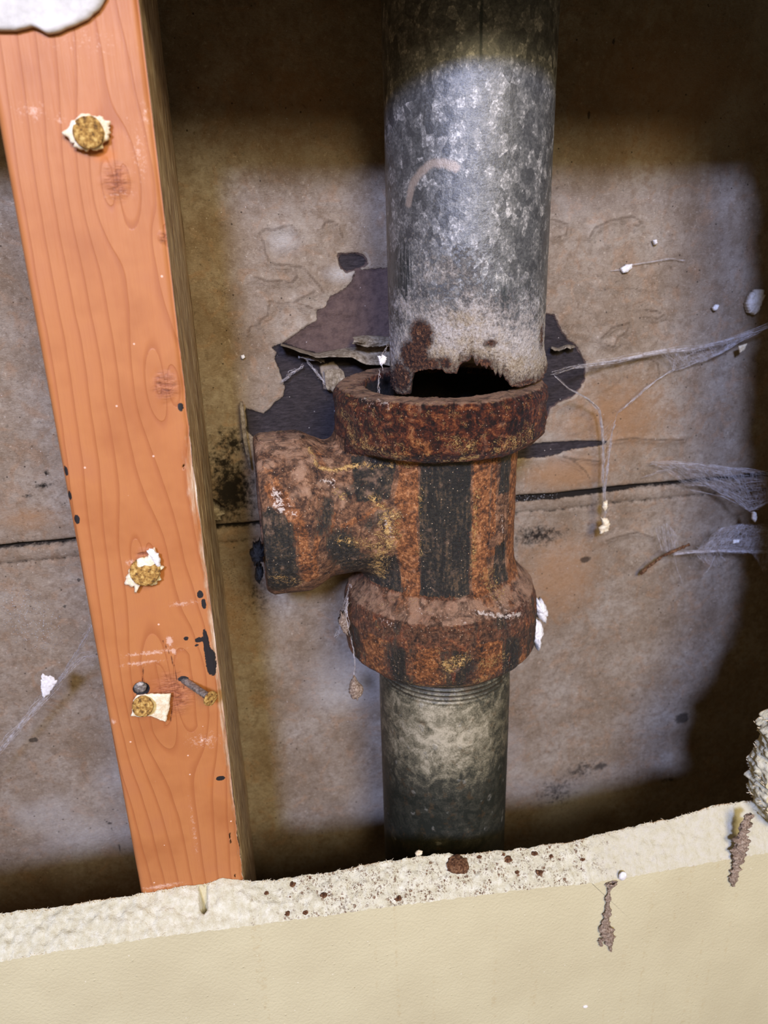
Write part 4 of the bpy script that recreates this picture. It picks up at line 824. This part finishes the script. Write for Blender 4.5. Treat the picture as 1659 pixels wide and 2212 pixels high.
# right: main strand from the right frame edge to the broken pipe
A1 = path([(1190,806),(1230,795),(1290,785),(1350,775),(1420,760),(1500,752),(1560,738),(1620,718),(1700,690)], [.300, .315, .325, .33, .33, .33, .33, .325, .32])
A2 = path([(1455,800),(1500,785),(1550,765),(1600,735),(1700,688)], [.333, .332, .33, .327, .322])
A3 = path([(1335,890),(1380,855),(1420,820),(1455,798),(1462,760)], [.332]*5)
web(rope(A1, 20, .0018, r0)+rope(A2, 12, .0014, r0)+rope(A3, 7, .0010, r0)+veil(A1[4:8], A2[:4], 120, .0015, r0*.55, 20)+rope(path([(1462,780),(1500,760),(1540,748)], .332), 3, .001, r0), 'long cobweb reaching from the broken pipe end to the right edge')
A4 = path([(1200,812),(1230,840),(1270,862),(1295,885),(1302,930),(1304,990),(1302,1030),(1306,1070),(1308,1100),(1303,1125)], [.305, .315, .322, .326, .327, .327, .327, .327, .327, .327])
A5 = path([(1335,892),(1325,925),(1318,965),(1314,1000),(1308,1050),(1306,1080)], .328)
web(rope(A4, 14, .0011, r0)+rope(A5, 8, .0010, r0)+veil(A4[4:8], A5[:5], 40, .0007, r0*.5), 'Y-shaped cobweb hanging right of the tee with crumbs at its tip')
for k, (pts, lb) in enumerate([([(1303,1085),(1311,1082),(1312,1095),(1306,1104),(1301,1098)], 'upper small pale crumb on the hanging cobweb right of the tee'), ([(1299,1120),(1312,1120),(1318,1132),(1313,1148),(1296,1152),(1294,1140),(1302,1134)], 'larger pale crumb at the tip of the hanging cobweb right of the tee')]):
    flake('plaster_crumb', sp(pts, .326), .326, .0014, 'scrap', lb, 'plaster', jag=.25, seed=80+k, back=.001)
# right middle veil
B1 = path([(1405,1000),(1450,998),(1500,1000),(1560,1010),(1620,1018),(1720,1030)], [.334, .33, .325, .32, .315, .31]); B2 = path([(1480,1045),(1530,1050),(1580,1075),(1618,1102),(1640,1095),(1720,1060)], [.332, .328, .322, .315, .313, .31])
web(veil(B1, B2, 150, .002, r0*.6, 120)+rope(B1, 10, .002, r0)+rope(B2, 8, .001, r0)+rope(path([(1390,1030),(1450,1010),(1520,1000)], .334), 5, .002, r0)+rope(path([(1490,1058),(1560,1072),(1600,1092),(1625,1108)], [.333, .326, .32, .315]), 4, .0006, r0), 'grey cobweb veil at the right edge level with the lap joint')
flake('plaster_crumb', sp([(1627,1106),(1633,1106),(1635,1120),(1631,1127),(1626,1122)], .315), .315, .001, 'white', 'tiny white crumb hanging from the tip of the upper right veil', 'plaster', jag=.2, seed=85, back=.001)
C1 = path([(1560,1140),(1600,1132),(1640,1136),(1720,1150)], .318); C2 = path([(1455,1197),(1500,1192),(1560,1190),(1620,1192),(1720,1194)], [.326, .322, .318, .316, .314])
web(veil(C2[1:], C1, 220, .0025, r0*.6, 150)+rope(C2, 26, .0013, r0)+veil(C2[1:3], path([(1520,1215),(1545,1225),(1570,1210)], .318), 40, .001, r0*.6)+rope(path([(1545,1200),(1535,1225),(1520,1242)], .32), 4, .0006, r0)+veil(path([(1620,1192),(1700,1195)], .315), path([(1630,1200),(1650,1240),(1700,1230)], .315), 60, .001, r0*.6)+rope(path([(1455,1200),(1465,1235),(1475,1262)], .33), 3, .0006, r0)+veil(path([(1415,1140),(1440,1130),(1460,1150)], .335), path([(1430,1190),(1450,1198),(1470,1195)], .33), 60, .001, r0*.5), 'lower right cobweb veil with a brown dirt string trailing from it')
# dirt string on the web
DS = path([(1490,1176),(1470,1184),(1450,1193),(1430,1202),(1412,1216),(1398,1226),(1384,1240)], [.322, .324, .326, .329, .331, .333, .335]); Pq = along(DS, np.linspace(0, 1, 70)); Vn = []
rd = .0007*(1+.8*fbm(np.linspace(0, 18, 70), 0, 0, 3, 4)); V, Fc = tubes([(Pq, rd)], 10)
tag(mesh_obj('dirt_string', V, Fc, M['brown'], loc=tuple(np.mean(V, 0))), 'brown string of frass trailing left from the lower right cobweb', 'dirt')
flake('plaster_crumb', sp([(1585,1166),(1598,1165),(1596,1172),(1583,1174)], .316), .316, .0008, 'white', 'tiny cream crumb lying in the lower right cobweb', 'plaster', jag=.2, seed=86, back=.0006)
# short web by the wall, flakes on the wall to the right
W1 = path([(1320,586),(1345,584),(1370,572),(1400,566),(1450,558),(1480,562)], .336)
web(rope(W1, 4, .0006, r0), 'fine cobweb thread on the wall upper right, a pale flake on it')
flake('plaster_flake', sp([(1342,580),(1352,572),(1366,570),(1364,580),(1356,588),(1346,590)], .3355), .3355, .0010, 'white', 'pale flake on the fine thread upper right of the wall', 'plaster', jag=.2, seed=90, back=.0015)
flake('plaster_flake', sp([(1622,640),(1634,628),(1650,626),(1652,640),(1646,656),(1640,672),(1630,678),(1618,672),(1617,655)], .334), .334, .0014, 'white', 'large white flake near the right edge of the wall', 'plaster', jag=.3, seed=91, back=.003)
flake('plaster_flake', sp([(1540,666),(1546,658),(1553,658),(1550,668),(1543,672)], .3355), .3355, .0010, 'white', 'small bluish white flake left of the large white one', 'plaster', jag=.2, seed=92, back=.0015)
flake('plaster_flake', sp([(1410,519),(1418,517),(1420,526),(1413,529)], .336), .336, .0010, 'white', 'small pale flake above the fine thread, upper right', 'plaster', jag=.2, seed=93, back=.001)
flake('plaster_flake', sp([(1596,748),(1614,742),(1608,756),(1598,762)], .330), .330, .0008, 'scrap', 'cream flake hanging just under the long right cobweb', 'plaster', jag=.2, seed=94, back=.0006)
flake('plaster_flake', sp([(520,768),(527,766),(530,772),(525,776),(521,774)], .3365), .3365, .0008, 'white', 'bright white speck on the wall right of the stud', 'plaster', jag=.15, seed=95, back=.001)
# web and leaf-like crumb under the bottom collar, web wisps on collar
H1 = path([(757,1375),(764,1400),(766,1430),(766,1462)], .268); H2 = path([(752,1300),(742,1330),(736,1360),(724,1378)], .28)
web(rope(H1, 7, .0006, r0)+rope(path([(752,1290),(748,1320),(756,1375)], [.278, .272, .268]), 6, .0009, r0), 'thread hanging from the left of the bottom tee collar with a dead leaf bit')
web(rope(H2, 8, .0012, r0)+veil(path([(755,1260),(750,1290),(748,1320)], .28), path([(760,1270),(742,1300),(735,1350)], .278), 30, .0008, r0*.6), 'wispy cobweb clinging to the left shoulder of the bottom tee collar')
flake('leaf_fragment', sp([(766,1458),(774,1474),(787,1488),(782,1500),(772,1512),(760,1508),(753,1496),(756,1476)], .267), .267, .0022, 'dust', 'brown dead leaf fragment hanging from a thread below the tee', 'leaf', jag=.2, seed=96, back=.0005)
flake('dust_wisp', sp([(735,1330),(745,1322),(752,1345),(752,1372),(742,1366),(733,1352)], .276), .276, .0015, 'dust', 'brown dusty shred stuck to the left of the bottom tee collar', 'dust clump', jag=.4, seed=97, back=.003)
# webs in the throat of the top collar, and beside the broken end
web(rope(path([(822,800),(818,830),(819,848)], [.285, .279, .275]), 4, .0008, r0)+rope(path([(838,745),(822,775),(826,800)], [.285, .288, .286]), 3, .001, r0), 'thin web threads left of the broken pipe end, above the top collar')
flake('plaster_flake', sp([(816,770),(826,766),(836,772),(832,786),(824,790),(818,782)], .288), .288, .0008, 'white', 'grey-white flake stuck at the left of the broken pipe end', 'plaster', jag=.3, seed=98, back=.0005)
web(rope(path([(655,770),(680,800),(705,832)], [D2-.003]*3), 8, .0009, r0)+rope(path([(610,825),(630,805),(648,796),(655,790)], [D2-.003]*4), 10, .0014, r0)+rope(path([(645,770),(670,775),(700,780)], [D2-.005]*3), 12, .0012, r0), 'pale silk smears in the dark peeled patch left of the tee')
